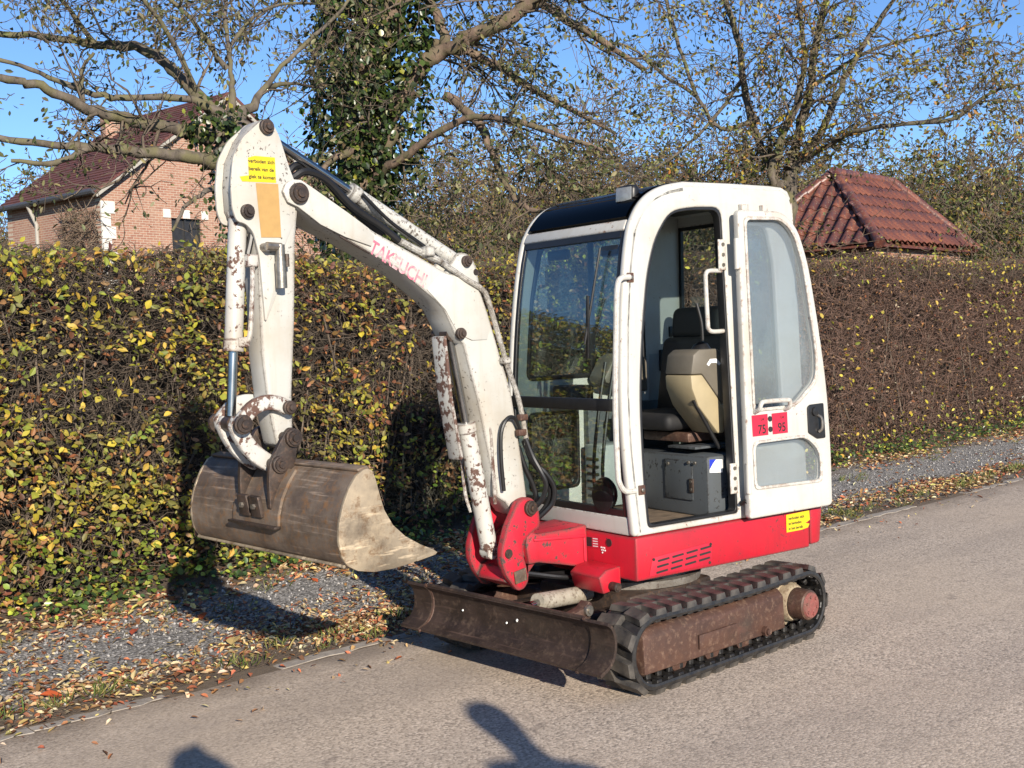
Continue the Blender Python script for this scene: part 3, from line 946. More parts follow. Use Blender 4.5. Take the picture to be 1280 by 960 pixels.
# swing mount box
q = MB().prism([(.632, .648), (.728, .640), (.93, .640), (.985, .66), (1.0, .60), (.985, .50), (.93, .502), (.80, .474), (.72, .455), (.632, .40)], -.13, .13, .010)
sm = q.build('swing_mount', M['bracket_red'], ex, TH)
fr = [(.66, .587), (.945, .607), (.945, .475), (.66, .475)]
MB().prism([(.645, .602), (.955, .62), (.955, .607), (.645, .587)], .130, .138, .002).build('mount_rib', M['red_flat'], sm)
MB().prism([(.66, .475), (.66, .587), (.645, .587), (.645, .46)], .130, .138, .002).build('mount_rib', M['red_flat'], sm)
h = MB()
for k in range(4):
    h.tube(spline([(1.05, -.06 + .03 * k, .47), (.9, -.04 + .035 * k, .41 + .008 * k), (.76, .0 + .035 * k, .405), (.6, .02 + .03 * k, .39)], 4), .013, 8)
h.build('hose_bundle', M['hose'], ex, TH)

# ================================================================ cab
def tum(x, y, z): return (x, y * (1 - .065 * max(0, z - .62) / 1.0), z)
FP = [(.634, .625), (.652, .85), (.664, 1.05), (.662, 1.3), (.640, 1.6), (.608, 1.85), (.570, 2.03), (.535, 2.105), (.485, 2.17), (.415, 2.222), (.32, 2.258), (.2, 2.28)]
FPs = [tuple(p) for p in spline(FP, 8)]
ROOF = FPs + [(-.1, 2.284), (-.40, 2.284), (-.49, 2.28), (-.535, 2.262), (-.56, 2.22), (-.566, 2.1), (-.57, 1.6), (-.57, 1.1), (-.57, .625)]
def cut(path, z0, z1, x0=-9):
    return [p for p in path if z0 - 1e-6 <= p[1] <= z1 + 1e-6 and p[0] >= x0]
def front_x(z):
    for a, b_ in zip(FPs, FPs[1:]):
        if a[1] <= z <= b_[1]: return a[0] + (b_[0] - a[0]) * (z - a[1]) / (b_[1] - a[1])
    return FPs[-1][0]
# left side with the door opening
side_out = [(.608, .626), (.628, .85), (.640, 1.05), (.638, 1.3), (.616, 1.6), (.585, 1.85), (.547, 2.03), (.508, 2.10), (.455, 2.15), (.395, 2.202), (.31, 2.238), (.2, 2.262), (-.48, 2.266), (-.535, 2.24), (-.553, 2.19), (-.556, .626)]
door_hole = rounded([(.545, .655), (.557, .88), (.555, 1.253), (.522, 1.55), (.468, 1.845), (.405, 2.01), (.30, 2.135), (.16, 2.158), (-.045, 2.165), (-.052, .655)], [.03, .2, .2, .3, .2, .12, .10, .1, .06, .02])
quarter = rounded([(-.15, 1.12), (-.15, 2.08), (-.36, 2.08), (-.40, 1.9), (-.41, 1.12)], .05)
low_hole = rounded([(-.15, .78), (-.15, .98), (-.50, .98), (-.51, .78)], .04)
cab = link('cab_shell', plate_mesh(side_out, [door_hole, quarter], .046, .010, lambda a, b_, t: tum(a, .455 + t, b_)), M['white'], ex, TH)
qg = link('quarter_glass', plate_mesh(quarter, [], .006, .001, lambda a, b_, t: tum(a, .452 + t, b_)), M['glass'], cab)
rwin = rounded([(.565, 1.33), (.53, 1.75), (.47, 2.03), (.39, 2.11), (-.25, 2.13), (-.27, 1.33)], .05)
rlow = rounded([(.56, .74), (.56, 1.16), (.22, 1.16), (.22, .74)], .04)
rs = link('cab_right_side', plate_mesh(side_out, [rwin, rlow], .046, .010, lambda a, b_, t: tum(a, -(.455 + t), b_)), M['white'], ex, TH)
link('side_window', plate_mesh(rwin, [], .006, .001, lambda a, b_, t: tum(a, -(.455 + t), b_)), M['glass'], rs)
link('side_window', plate_mesh(rlow, [], .006, .001, lambda a, b_, t: tum(a, -(.455 + t), b_)), M['glass'], rs)
def frame_of(outl, wdt):
    cx = sum(p[0] for p in outl) / len(outl); cy = sum(p[1] for p in outl) / len(outl)
    inn = []
    for a, b_ in outl:
        dx, dy = a - cx, b_ - cy
        inn.append((a - wdt * math.copysign(min(1, abs(dx) * 8), dx), b_ - wdt * math.copysign(min(1, abs(dy) * 8), dy)))
    return inn
link('window_seal', plate_mesh(rwin, [frame_of(rwin, .022)], .054, .004, lambda a, b_, t: tum(a, -(.455 + t), b_)), M['black'], rs)
link('window_seal', plate_mesh(rlow, [frame_of(rlow, .018)], .054, .004, lambda a, b_, t: tum(a, -(.455 + t), b_)), M['black'], rs)
q = MB().prism([(.10, 1.34), (.10, 2.09), (.135, 2.09), (.135, 1.34)], -.445, -.43, .003, fn=lambda x, y, z: tum(x, y, z))
q.build('window_bar', M['black'], rs)
link('door_seal', plate_mesh(door_hole, [frame_of(door_hole, .014)], .05, .003, lambda a, b_, t: tum(a, .448 + t, b_)), M['black'], cab)
# corner posts running up the front and over the roof edge
for s in (1, -1):
    q = MB()
    q.sheet(FPs, min(s * .436, s * .478), max(s * .436, s * .478), .060, fn=tum, bev=.016)
    q.build('corner_post', M['white'], cab if s > 0 else rs)
# roof and rear
q = MB().sheet([p for p in ROOF if p[0] <= .24 and p[1] > 2.2], -.474, .474, .045, fn=tum, ny=6, bev=.012)
roof = q.build('roof', M['white'], ex, TH)
rear = MB()
rear.sheet([(-.57, 1.14), (-.57, .625)], -.47, .47, .04, fn=tum)
for s in (1, -1): rear.sheet([(-.566, 2.2), (-.57, 1.6), (-.57, 1.142)], min(s * .44, s * .47), max(s * .44, s * .47), .04, fn=tum)
rear.sheet([(-.565, 2.22), (-.567, 2.15)], -.438, .438, .04, fn=tum)
rr = rear.build('rear_wall', M['white'], ex, TH)
MB().sheet([(-.566, 2.148), (-.57, 1.6), (-.57, 1.144)], -.438, .438, .006, fn=tum).build('rear_window', M['glass'], rr)
q = MB()
q.sheet([(-.548, 2.16), (-.55, 1.6), (-.55, 1.13)], .41, .438, .02, fn=tum); q.sheet([(-.548, 2.16), (-.55, 1.6), (-.55, 1.13)], -.438, -.41, .02, fn=tum)
q.sheet([(-.548, 2.165), (-.549, 2.13)], -.409, .409, .02, fn=tum); q.sheet([(-.55, 1.16), (-.55, 1.13)], -.409, .409, .02, fn=tum)
q.build('rear_window_seal', M['black'], rr)
# skylight with its frame
sl = [p for p in FPs if 2.098 < p[1] < 2.274]
q = MB().sheet([(x + .004, z + .003) for x, z in sl], -.425, .425, .012, fn=tum, ny=2)
sk = q.build('skylight', M['skyglass'], ex, TH)
q = MB().sheet([(x - .008, z - .006) for x, z in sl], -.436, .436, .012, fn=tum, ny=2); q.build('skylight_liner', M['black'], sk)
# header above the windscreen
hd = [(x, z) for x, z in FPs if 1.985 < z < 2.085]
hd = [(front_x(2.044), 2.044), (front_x(2.07), 2.07), (front_x(2.096), 2.096)]
header = MB().sheet(hd, -.435, .435, .035, fn=tum, bev=.008).build('header', M['white'], ex, TH)
def fstrip(z0, z1, n=8): return [(front_x(z0 + (z1 - z0) * k / n), z0 + (z1 - z0) * k / n) for k in range(n + 1)]
inset = lambda L, d: [(x - d, z) for x, z in L]
q = MB().sheet(inset(fstrip(.626, .712, 3), .004), -.435, .435, .03, fn=tum, bev=.006)
q.build('front_panel', M['white'], ex, TH)
# windscreen: upper and lower pane in black rubber
up_ = MB().sheet(inset(fstrip(1.262, 2.022), .012), -.418, .418, .006, fn=tum).build('windscreen', M['glass'], ex, TH)
lo_ = MB().sheet(inset(fstrip(.735, 1.205), .012), -.418, .418, .006, fn=tum).build('lower_windscreen', M['glass'], ex, TH)
q = MB()
for s in (1, -1): q.sheet(inset(fstrip(1.25, 2.042), .006), min(s * .412, s * .435), max(s * .412, s * .435), .02, fn=tum, bev=.003)
q.sheet(inset(fstrip(2.012, 2.042, 2), .005), -.411, .411, .02, fn=tum)
q.build('windscreen_seal', M['black'], up_)
q = MB()
q.sheet(inset(fstrip(1.205, 1.262, 2), -.004), -.435, .435, .03, fn=tum, bev=.004)
q.build('windscreen_divider', M['black'], up_)
q = MB()
for s in (1, -1): q.sheet(inset(fstrip(.714, 1.204), .006), min(s * .412, s * .435), max(s * .412, s * .435), .02, fn=tum, bev=.003)
q.sheet(inset(fstrip(.714, .745, 2), .005), -.411, .411, .02, fn=tum)
q.build('lower_seal', M['black'], lo_)
# wiper
q = MB().tube([(.605, .27, 1.97), (.640, .235, 1.72), (.662, .20, 1.52)], .006, 6)
q.box((.652, .215, 1.60), (.012, .016, .30), .003, Matrix.Rotation(R(4), 3, 'Y') @ Matrix.Rotation(R(-8), 3, 'X'))
q.build('wiper', M['black'], up_)
MB().box((.55, .30, 1.955), (.05, .13, .05), .008).build('wiper_motor', M['black'], up_)
q = MB(); q.box((.52, -.16, 1.97), (.03, .16, .05), .01); q.build('rear_view_mirror', M['black'], up_)
q = MB().lathe((.60, .26, .80), (1, 0, .1), [(0, .07), (.02, .085), (.035, .08), (.04, .03)], 20)
q.build('floor_lever_boot', M['black'], lo_)
# front grab handle
gh = MB().tube(spline([(.59, .455, 1.822), (.645, .458, 1.815), (.668, .458, 1.77), (.684, .460, 1.6), (.708, .464, 1.25), (.710, .466, .95), (.702, .468, .88), (.668, .468, .842), (.61, .470, .838)], 5), .0135, 10)
g = gh.build('grab_handle', M['white'], ex, TH)
for z in (1.82, .838):
    MB().box((.575, tum(0, .478, z)[1] + .002, z), (.04, .008, .045), .003).build('handle_bracket', M['frame_rust'], g)
    MB().lathe((.575, tum(0, .478, z)[1] + .006, z), (0, 1, 0), [(0, .010), (.008, .010), (.010, .006)], 6).build('handle_bolt', M['steel'], g)
# door folded back along the side
tilt = .062
def dfn(a, b_, t): return (a - .005 * (b_ - 1.4), .532 + t - tilt * max(0, b_ - .62) * .48, b_)
d_out = rounded([(-.058, .632), (-.075, 2.145), (-.40, 2.145), (-.505, 2.06), (-.573, 1.88), (-.624, 1.593), (-.670, 1.26), (-.680, .926), (-.672, .632)], [.02, .03, .06, .1, .2, .2, .2, .1, .03])
d_up = rounded([(-.122, 1.166), (-.122, 2.10), (-.375, 2.105), (-.462, 2.04), (-.525, 1.881), (-.592, 1.429), (-.585, 1.29), (-.43, 1.18), (-.36, 1.166)], [.03, .03, .06, .08, .15, .1, .05, .05, .03])
d_lo = rounded([(-.108, .782), (-.108, 1.0), (-.49, 1.003), (-.59, .92), (-.585, .772)], [.03, .04, .05, .06, .03])
door = link('door', plate_mesh(d_out, [d_up, d_lo], .036, .008, dfn), M['white'], ex, TH)
link('door_upper_pane', plate_mesh(d_up, [], .008, .001, lambda a, b_, t: dfn(a, b_, t - .006)), M['milky'], door)
link('door_lower_pane', plate_mesh(d_lo, [], .008, .001, lambda a, b_, t: dfn(a, b_, t - .006)), M['milky'], door)
for o_ in (d_up, d_lo):
    inn = frame_of(o_, -.012)
    link('pane_rim', plate_mesh(inn, [frame_of(o_, .004)], .010, .003, lambda a, b_, t: dfn(a, b_, t + .0205)), M['white'], door)
onl = lambda a, b_: dfn(a, b_, .0192)
for x0, num in ((-.100, '75'), (-.243, '95')):
    lb = decal('noise_label', [(x0, 1.137), (x0 - .114, 1.138), (x0 - .113, 1.033), (x0 - .002, 1.033)], onl, M['labelred'], door)
    textmesh(num, .062, lambda a, b_, x0=x0: dfn(x0 - .040 - a, 1.044 + b_, .0202), 'lettering', M['ink'], lb, xs=.95)
    textmesh('Lw', .022, lambda a, b_, x0=x0: dfn(x0 - .062 - a, 1.108 + b_, .0202), 'lettering', M['ink'], lb)
for z in (1.112, 1.060):
    MB().lathe(dfn(-.229, z, .018), (0, 1, 0), [(0, .014), (.006, .013)], 14).build('door_button', M['ink'], door)
q = MB().tube(spline([dfn(-.122, 1.150, .01), dfn(-.122, 1.165, .05), dfn(-.13, 1.195, .06), dfn(-.16, 1.203, .06), dfn(-.31, 1.201, .06), dfn(-.335, 1.193, .06), dfn(-.34, 1.165, .05), dfn(-.34, 1.150, .01)], 4), .0115, 10)
q.build('door_handle', M['white'], door)
lt = [(-.505, 1.150), (-.525, 1.163), (-.628, 1.165), (-.632, .985), (-.570, .985), (-.505, 1.02)]
lo = link('door_latch', plate_mesh(rounded(lt, .008), [], .008, .002, lambda a, b_, t: dfn(a, b_, t + .022)), M['black'], door)
MB().lathe(dfn(-.555, 1.125, .024), (0, 1, 0), [(0, .024), (.012, .022), (.014, .012)], 16).build('lock', M['black'], lo)
MB().tube(spline([dfn(-.578, 1.105, .026), dfn(-.585, 1.09, .045), dfn(-.585, 1.04, .045), dfn(-.575, 1.02, .03)], 4), .008, 8).build('latch_pull', M['steel'], lo)
for z in (1.93, .83):
    yy = dfn(0, z, 0)[1]
    q = MB().tube([(-.062, yy + .012, z - .075), (-.062, yy + .012, z + .075)], .014, 12)
    q.build('hinge', M['white'], door)
    q = MB().box((-.025, tum(0, .478, z)[1] + .003, z), (.05, .006, .15), .002)
    hp = q.build('hinge_plate', M['white'], cab)
    for k in (-1, 0, 1):
        MB().lathe((-.03, tum(0, .478, z)[1] + .005, z + .05 * k), (0, 1, 0), [(0, .010), (.007, .009)], 8).build('hinge_bolt', M['steel'], hp)
MB().tube(spline([(-.055, .488, .70), (-.06, .52, .72), (-.072, .525, .67), (-.075, .53, .628)], 4), .010, 6).build('door_strap', M['hose'], door)
for x0, x1 in ((-.16, -.21), (-.31, -.35)):
    MB().prism([(x0, 2.142), (x1, 2.142), (x1, 2.18), (x0, 2.18)], .428, .452, .002).build('roof_clip', M['white'], cab)
# white tube handle inside the door post
MB().tube(spline([(-.03, .425, 1.852), (.05, .43, 1.852), (.075, .43, 1.84), (.08, .43, 1.80), (.08, .435, 1.60), (.076, .435, 1.57), (.05, .435, 1.556), (-.03, .43, 1.556)], 4), .011, 10).build('inner_handle', M['white'], cab)
# work lamp
wl = MB().box((.435, .285, 2.225), (.055, .115, .085), .022, Matrix.Rotation(R(8), 3, 'Z') @ Matrix.Rotation(R(-4), 3, 'Y'), 3)
wlo = wl.build('work_lamp', M['black'], ex, TH)
MB().box((.464, .289, 2.224), (.006, .095, .066), .002, Matrix.Rotation(R(8), 3, 'Z') @ Matrix.Rotation(R(-4), 3, 'Y')).build('lamp_lens', M['lens'], wlo)
MB().tube([(.42, .32, 2.20), (.43, .36, 2.18), (.43, .40, 2.165)], .012, 8).build('lamp_bracket', M['frame_rust'], wlo)

# ---------------------------------------------------------------- cab interior
MB().box((.02, 0, .632), (1.12, .86, .012), .002).build('cab_floor', M['floor'], ex, TH)
q = MB().box((-.15, .10, .79), (.44, .58, .302), .012)
sb = q.build('seat_base', M['grey'], ex, TH)
MB().box((.0745, .19, .815), (.006, .20, .20), .002).build('base_door', M['grey'], sb)
MB().box((.079, .285, .79), (.010, .03, .07), .003).build('base_latch', M['dark_steel'], sb)
for y, z in ((.12, .89), (.27, .905), (.315, .905), (.285, .81), (.285, .77)):
    MB().lathe((.078, y, z), (1, 0, 0), [(0, .009), (.008, .008)], 8).build('base_screw', M['steel'], sb)
decal('service_sticker', [(.055, .925), (.055, .86), (-.035, .853), (-.035, .918)], lambda a, b_: (a, .3918, b_), M['sticker_white'], sb)
decal('sticker_print', [(.055, .925), (.055, .875), (.03, .905), (.01, .922)], lambda a, b_: (a, .3928, b_), M['sticker_blue'], sb)
q = MB().box((-.15, .04, 1.02), (.34, .34, .05), .01); q.build('seat_rail', M['frame_rust'], ex, TH)
MB().box((-.12, .20, .975), (.36, .20, .012), .002).build('base_lid', M['grey'], ex, TH)
q = MB().box((-.10, -.06, 1.10), (.44, .46, .085), .035, None, 4); seat = q.build('seat_cushion', M['vinyl'], ex, TH)
q = MB().box((-.345, -.10, 1.30), (.11, .50, .46), .045, Matrix.Rotation(R(-10), 3, 'Y'), 4); q.build('seat_back', M['vinyl'], ex, TH)
q = MB().box((-.41, -.13, 1.60), (.09, .37, .185), .045, Matrix.Rotation(R(-8), 3, 'Y'), 4); q.build('headrest', M['vinyl'], ex, TH)
MB().tube([(-.39, -.13, 1.46), (-.405, -.13, 1.56)], .012, 8).build('headrest_post', M['steel'], ex, TH)
cs = [(.130, 1.348), (.110, 1.445), (.07, 1.47), (-.06, 1.47), (-.09, 1.44), (-.09, 1.185), (.055, 1.348)]
cl = [(.130, 1.345), (.125, 1.28), (.085, 1.19), (-.045, 1.045), (-.09, 1.045), (-.09, 1.18), (.052, 1.345)]
q = MB().prism(cs, .17, .362, .010); con = q.build('control_console', M['taupe'], ex, TH)
q = MB().prism(cl, .17, .360, .010); q.build('console_base', M['beige'], con)
tr = [(.0, 1.39), (.03, 1.415), (.075, 1.415), (.1, 1.39), (.085, 1.38), (.07, 1.395), (.035, 1.395), (.015, 1.38)]
decal('console_symbol', [(x - .075, z + .005) for x, z in tr], lambda a, b_: (a, .3636, b_), M['sticker_white'], con)
MB().tube([(-.02, .28, 1.45), (-.03, .28, 1.48), (-.035, .28, 1.50)], [.055, .045, .025], 14).build('lever_boot', M['hose'], con)
MB().tube(spline([(-.035, .28, 1.49), (-.03, .28, 1.60), (-.01, .27, 1.70)], 4), .008, 8).build('control_lever', M['black'], con)
MB().tube([(.10, .34, 1.22), (-.06, .35, .97)], .010, 8).build('console_lock_bar', M['black'], con)
q = MB().prism([(.172, 1.33), (.10, 1.435), (.05, 1.455), (-.10, 1.455), (-.135, 1.40), (-.135, 1.24), (.160, 1.30)], -.39, -.25, .012); c2 = q.build('control_console', M['taupe'], ex, TH)
MB().tube([(-.02, -.32, 1.45), (-.03, -.32, 1.48), (-.035, -.32, 1.50)], [.055, .045, .025], 14).build('lever_boot', M['hose'], c2)
MB().tube(spline([(-.035, -.32, 1.49), (-.03, -.32, 1.60), (-.01, -.31, 1.70)], 4), .010, 8).build('control_lever', M['black'], c2)
MB().box((.35, -.30, 1.24), (.16, .16, .12), .015).build('monitor', M['black'], c2)
q = MB().box((-.12, -.405, .92), (.62, .05, .52), .01); sp_ = q.build('side_liner', M['grey'], ex, TH)
q = MB().box((.12, -.30, .81), (.22, .15, .33), .012); hb = q.build('heater_box', M['liner'], ex, TH)
for k in range(6): MB().box((.2325, -.30, .70 + .04 * k), (.006, .10, .014), .002).build('heater_slot', M['ink'], hb)
textmesh('OFF', .035, lambda a, b_: (.2335, -.245 + a * 0 + a, .94 + b_), 'lettering', M['sticker_white'], hb)
# travel levers
for y in (-.05, .02): MB().tube(spline([(.42, y, .64), (.43, y, .9), (.38, y, 1.2), (.33, y, 1.42)], 4), .009, 8).build('travel_lever', M['black'], ex, TH)
for y in (-.20, .12): MB().box((.46, y, .66), (.18, .09, .02), .006, Matrix.Rotation(R(-18), 3, 'Y')).build('foot_pedal', M['black'], ex, TH)
# rear right inner post with bits
q = MB().box((-.41, -.415, 1.55), (.24, .012, .80), .004); pp = q.build('inner_panel', M['liner'], ex, TH)
for x_, z, hgt in ((-.40, 1.40, .12), (-.46, 1.56, .06), (-.42, 1.86, .05), (-.36, 1.94, .14)): MB().box((x_, -.404, z), (.07 if z < 1.5 else .03, .012, hgt), .004).build('switch', M['black'], pp)
MB().box((-.535, 0, .89), (.02, .86, .50), .004).build('dark_rear_panel', M['black'], ex, TH)  # black panel added over the white rear wall to darken the interior
q = MB().box((-.17, 0, 2.222), (.66, .76, .02), .004); q.build('headliner', M['black'], ex, TH)

# ================================================================ boom group (world-aligned plane)
YC = -.12
def pin(x, z, y, r, parent, mat='dark_steel', sgn=1, name='pin', h=.03):
    q = MB().lathe((x, y, z), (0, sgn, 0), [(0, r), (h * .5, r), (h * .55, r * .82), (h * .8, r * .80), (h * .82, r * .45), (h * 1.1, r * .42), (h * 1.12, r * .2)], 20)
    return q.build(name, M[mat], parent)
boom_o = [(2.205, 2.175), (2.190, 2.205), (2.160, 2.224), (2.120, 2.224), (2.070, 2.198), (1.956, 2.132), (1.761, 2.031), (1.553, 1.941), (1.378, 1.862), (1.250, 1.845), (1.195, 1.80),
          (1.150, 1.69), (1.086, 1.500), (1.021, 1.312), (.975, 1.083), (.950, .92), (.935, .80), (.945, .745), (.985, .725), (1.03, .745), (1.075, .80), (1.125, .83), (1.135, .90), (1.173, 1.064), (1.229, 1.288), (1.282, 1.472), (1.302, 1.545),
          (1.345, 1.585), (1.378, 1.65), (1.405, 1.70), (1.452, 1.743), (1.643, 1.874), (1.885, 1.987), (2.037, 2.054), (2.139, 2.120), (2.185, 2.137)]
def boomy(x, y, z):
    # wider at the knee, narrower at the foot
    return (x, YC + (y - YC) * (1.0 if z > 1.2 else .85), z)
boom = MB().prism(boom_o, YC - .075, YC + .075, .007, fn=boomy).build('boom', M['boom_white'], ex)
for s in (1, -1):
    ck = [(2.205, 2.175), (2.190, 2.207), (2.160, 2.226), (2.120, 2.226), (2.070, 2.200), (1.90, 2.105), (1.80, 2.045), (1.77, 2.01), (1.79, 1.97), (1.92, 2.005), (2.037, 2.052), (2.139, 2.118), (2.185, 2.135)]
    y0 = YC + s * .0755
    MB().prism(ck, y0, y0 + s * .010, .003).build('tip_plate', M['white_flat'], boom)
    kn = [(1.42, 1.865), (1.25, 1.83), (1.205, 1.795), (1.14, 1.62), (1.16, 1.56), (1.25, 1.56), (1.33, 1.59), (1.40, 1.70), (1.50, 1.79)]
    MB().prism(kn, y0, y0 + s * .004, .002).build('knee_plate', M['white_flat'], boom)
    er = rounded([(1.40, 1.84), (1.325, 1.93), (1.30, 1.955), (1.245, 1.955), (1.195, 1.905), (1.175, 1.80), (1.25, 1.78)], .03)
    ear = MB().prism(er, YC + s * .046, YC + s * .060, .003).build('cylinder_ear', M['boom_white'], boom)
    MB().lathe((1.196, YC + s * .060, 1.868), (0, s, 0), [(0, .016), (.003, .014)], 12).build('ear_hole', M['dark_steel'], ear)
for s in (1, -1):
    pin(2.137, 2.171, YC + s * .085, .042, boom, sgn=s)
    pin(1.256, 1.916, YC + s * .060, .026, boom, sgn=s)
    pin(1.322, 1.592, YC + s * .078, .026, boom, sgn=s)
MB().prism([(1.945, 2.012), (1.80, 1.945), (1.80, 1.937), (1.945, 2.004)], YC + .0765, YC + .084, .001).build('weld_seam', M['dark_steel'], boom)
# faded lettering
o0 = Vector((1.803, 1.948)); dr = Vector((1.452 - 1.803, 1.765 - 1.948)).normalized(); pr = Vector((dr.y, -dr.x))
if pr.y < 0: pr = -pr
textmesh('TAKEUCHI', .085, lambda a, b_: (o0.x + dr.x * a + pr.x * b_, YC + .0768, o0.y + dr.y * a + pr.y * b_), 'lettering', M['pink'], boom, xs=.80)
# hydraulic pipes on the boom
yb = YC + .052
pipe = MB().tube(spline([(1.62, yb, 2.00), (1.48, yb, 1.945), (1.36, yb, 1.905)], 4), .016, 10)
pipe.tube(spline([(1.40, yb + .02, 1.905), (1.28, yb + .033, 1.835), (1.19, yb + .036, 1.79), (1.155, yb + .036, 1.74), (1.10, yb + .036, 1.58), (1.045, yb + .036, 1.42), (.985, yb + .034, 1.27), (.95, yb + .034, 1.10), (.945, yb + .034, 1.03)], 5), .0125, 10)
pp_ = pipe.build('hydraulic_pipe', M['boom_white'], boom)
for x, z in ((1.47, 1.945),): MB().box((x, yb + .005, z + .012), (.05, .05, .045), .008).build('pipe_clamp', M['boom_white'], boom)
for x, z in ((1.065, 1.46), (.972, 1.19), (.985, 1.12)): MB().box((x, yb + .04, z), (.05, .03, .03), .005).build('pipe_clamp', M['frame_rust'] if z < 1.3 else M['boom_white'], boom)

# stick
stick_o = [(2.300, 2.43), (2.268, 2.455), (2.235, 2.452), (2.205, 2.40), (2.162, 2.27), (2.128, 2.195), (2.122, 2.11), (2.140, 1.988), (2.160, 1.670), (2.188, 1.384), (2.192, 1.22), (2.205, 1.18), (2.238, 1.165), (2.268, 1.18), (2.282, 1.25), (2.300, 1.36), (2.316, 1.548), (2.314, 1.735), (2.312, 1.90), (2.325, 2.0), (2.350, 2.045), (2.372, 2.055), (2.395, 2.10), (2.398, 2.194), (2.385, 2.29), (2.345, 2.37)]
stick = MB().prism(stick_o, YC - .052, YC + .052, .005).build('dipper_arm', M['boom_white'], ex)
for s in (1, -1):
    ck = rounded([(2.268, 2.456), (2.232, 2.452), (2.200, 2.40), (2.158, 2.27), (2.126, 2.195), (2.150, 2.06), (2.205, 1.95), (2.24, 1.78), (2.30, 1.66), (2.312, 1.92), (2.334, 2.014), (2.367, 2.046), (2.404, 2.052), (2.421, 2.10), (2.423, 2.194), (2.407, 2.301), (2.361, 2.378)], .02)
    MB().prism(ck, YC + s * .0525, YC + s * .066, .003).build('cheek_plate', M['white_flat'], stick)
for s in (1, -1):
    pin(2.259, 2.425, YC + s * .066, .030, stick, sgn=s)
    pin(2.361, 2.092, YC + s * .066, .028, stick, sgn=s)
ys = YC + .0675
st = decal('warning_sticker', [(2.345, 2.300), (2.315, 2.309), (2.225, 2.309), (2.225, 2.21), (2.375, 2.207), (2.385, 2.225), (2.345, 2.232)], onside(ys), M['yellow'], stick)
for s, zz in (('verboden zich', .282), ('bereik van de', .252), ('giek te komen', .222)):
    textmesh(s, .0205, lambda a, b_, zz=zz: (2.345 - a, ys + .0012, 2 + zz + b_), 'lettering', M['ink'], st)
decal('tan_tape', [(2.316, 2.204), (2.216, 2.206), (2.213, 1.996), (2.303, 1.994)], onside(ys + .0004), M['tan'], stick)
# quick coupling fitting
q = MB().tube([(2.295, ys - .02, 1.955), (2.295, ys + .035, 1.955)], .017, 12).tube([(2.30, ys + .03, 1.958), (2.235, ys + .03, 1.955)], .017, 10)
q.tube([(2.240, ys + .03, 1.965), (2.240, ys + .03, 1.90), (2.240, ys + .03, 1.86)], .019, 12).tube([(2.240, ys + .03, 1.90), (2.240, ys + .03, 1.795)], .022, 14)
cf = q.build('hose_coupling', M['steel'], stick)
MB().tube([(2.205, ys + .02, 1.93), (2.205, ys + .02, 1.88)], .010, 8).build('coupling_valve', M['dark_steel'], cf)

def cylinder(name, p0, p1, split, rb, rr, mat, parent=None):
    """barrel from p0 to split fraction, rod to p1"""
    p0, p1 = Vector(p0), Vector(p1)
    d = (p1 - p0); L = d.length; d.normalize()
    m = p0 + d * L * split
    q = MB().tube([p0 + d * .02, m - d * .03], rb, 18)
    q.tube([m - d * .045, m - d * .002], rb * 1.12, 18)
    q.lathe(p0 - Vector((0, .028, 0)), (0, 1, 0), [(0, rb * .95), (.056, rb * .95)], 16)
    b_ = q.build(name, M[mat], parent or ex)
    MB().tube([m - d * .01, p1 - d * .03], rr, 14).build('piston_rod', M['chrome'], b_)
    MB().lathe(p1 - Vector((0, .026, 0)), (0, 1, 0), [(0, rb * .85), (.052, rb * .85)], 16).build('rod_eye', M['dark_steel'], b_)
    return b_
arm_c = cylinder('arm_cylinder', (1.256, YC, 1.916), (2.259, YC, 2.425), .575, .034, .019, 'boom_white')
bkt_c = cylinder('bucket_cylinder', (2.361, YC, 2.092), (2.437, YC, 1.275), .66, .036, .019, 'flaked')
MB().tube(spline([(2.335, YC + .045, 1.91), (2.342, YC + .05, 1.80), (2.36, YC + .045, 1.62), (2.375, YC + .035, 1.585)], 4), .010, 8).build('cylinder_pipe', M['flaked'], bkt_c)
MB().box((2.338, YC + .04, 1.905), (.05, .04, .05), .006).build('pipe_block', M['flaked'], bkt_c)
MB().box((2.385, YC + .02, 1.59), (.05, .05, .04), .006).build('pipe_block', M['flaked'], bkt_c)
bm_c = cylinder('boom_cylinder', (1.128, YC, .575), (1.322, YC, 1.592), .60, .041, .020, 'flaked')
gp = [(1.395, 1.60), (1.30, 1.14), (1.255, 1.15), (1.33, 1.60)]
MB().prism([(1.388, 1.58), (1.365, 1.30), (1.315, 1.02), (1.300, 1.03), (1.350, 1.31), (1.372, 1.585)], YC - .045, YC + .045, .003).build('rod_guard', M['flaked'], bm_c)
MB().tube(spline([(1.17, YC + .05, 1.13), (1.155, YC + .065, 1.15), (1.14, YC + .06, .95), (1.13, YC + .055, .80)], 4), .009, 8).build('cylinder_pipe', M['flaked'], bm_c)
MB().tube(spline([(1.225, YC - .06, 1.02), (1.21, YC - .062, .85), (1.19, YC - .05, .76)], 4), .009, 8).build('cylinder_pipe', M['flaked'], bm_c)

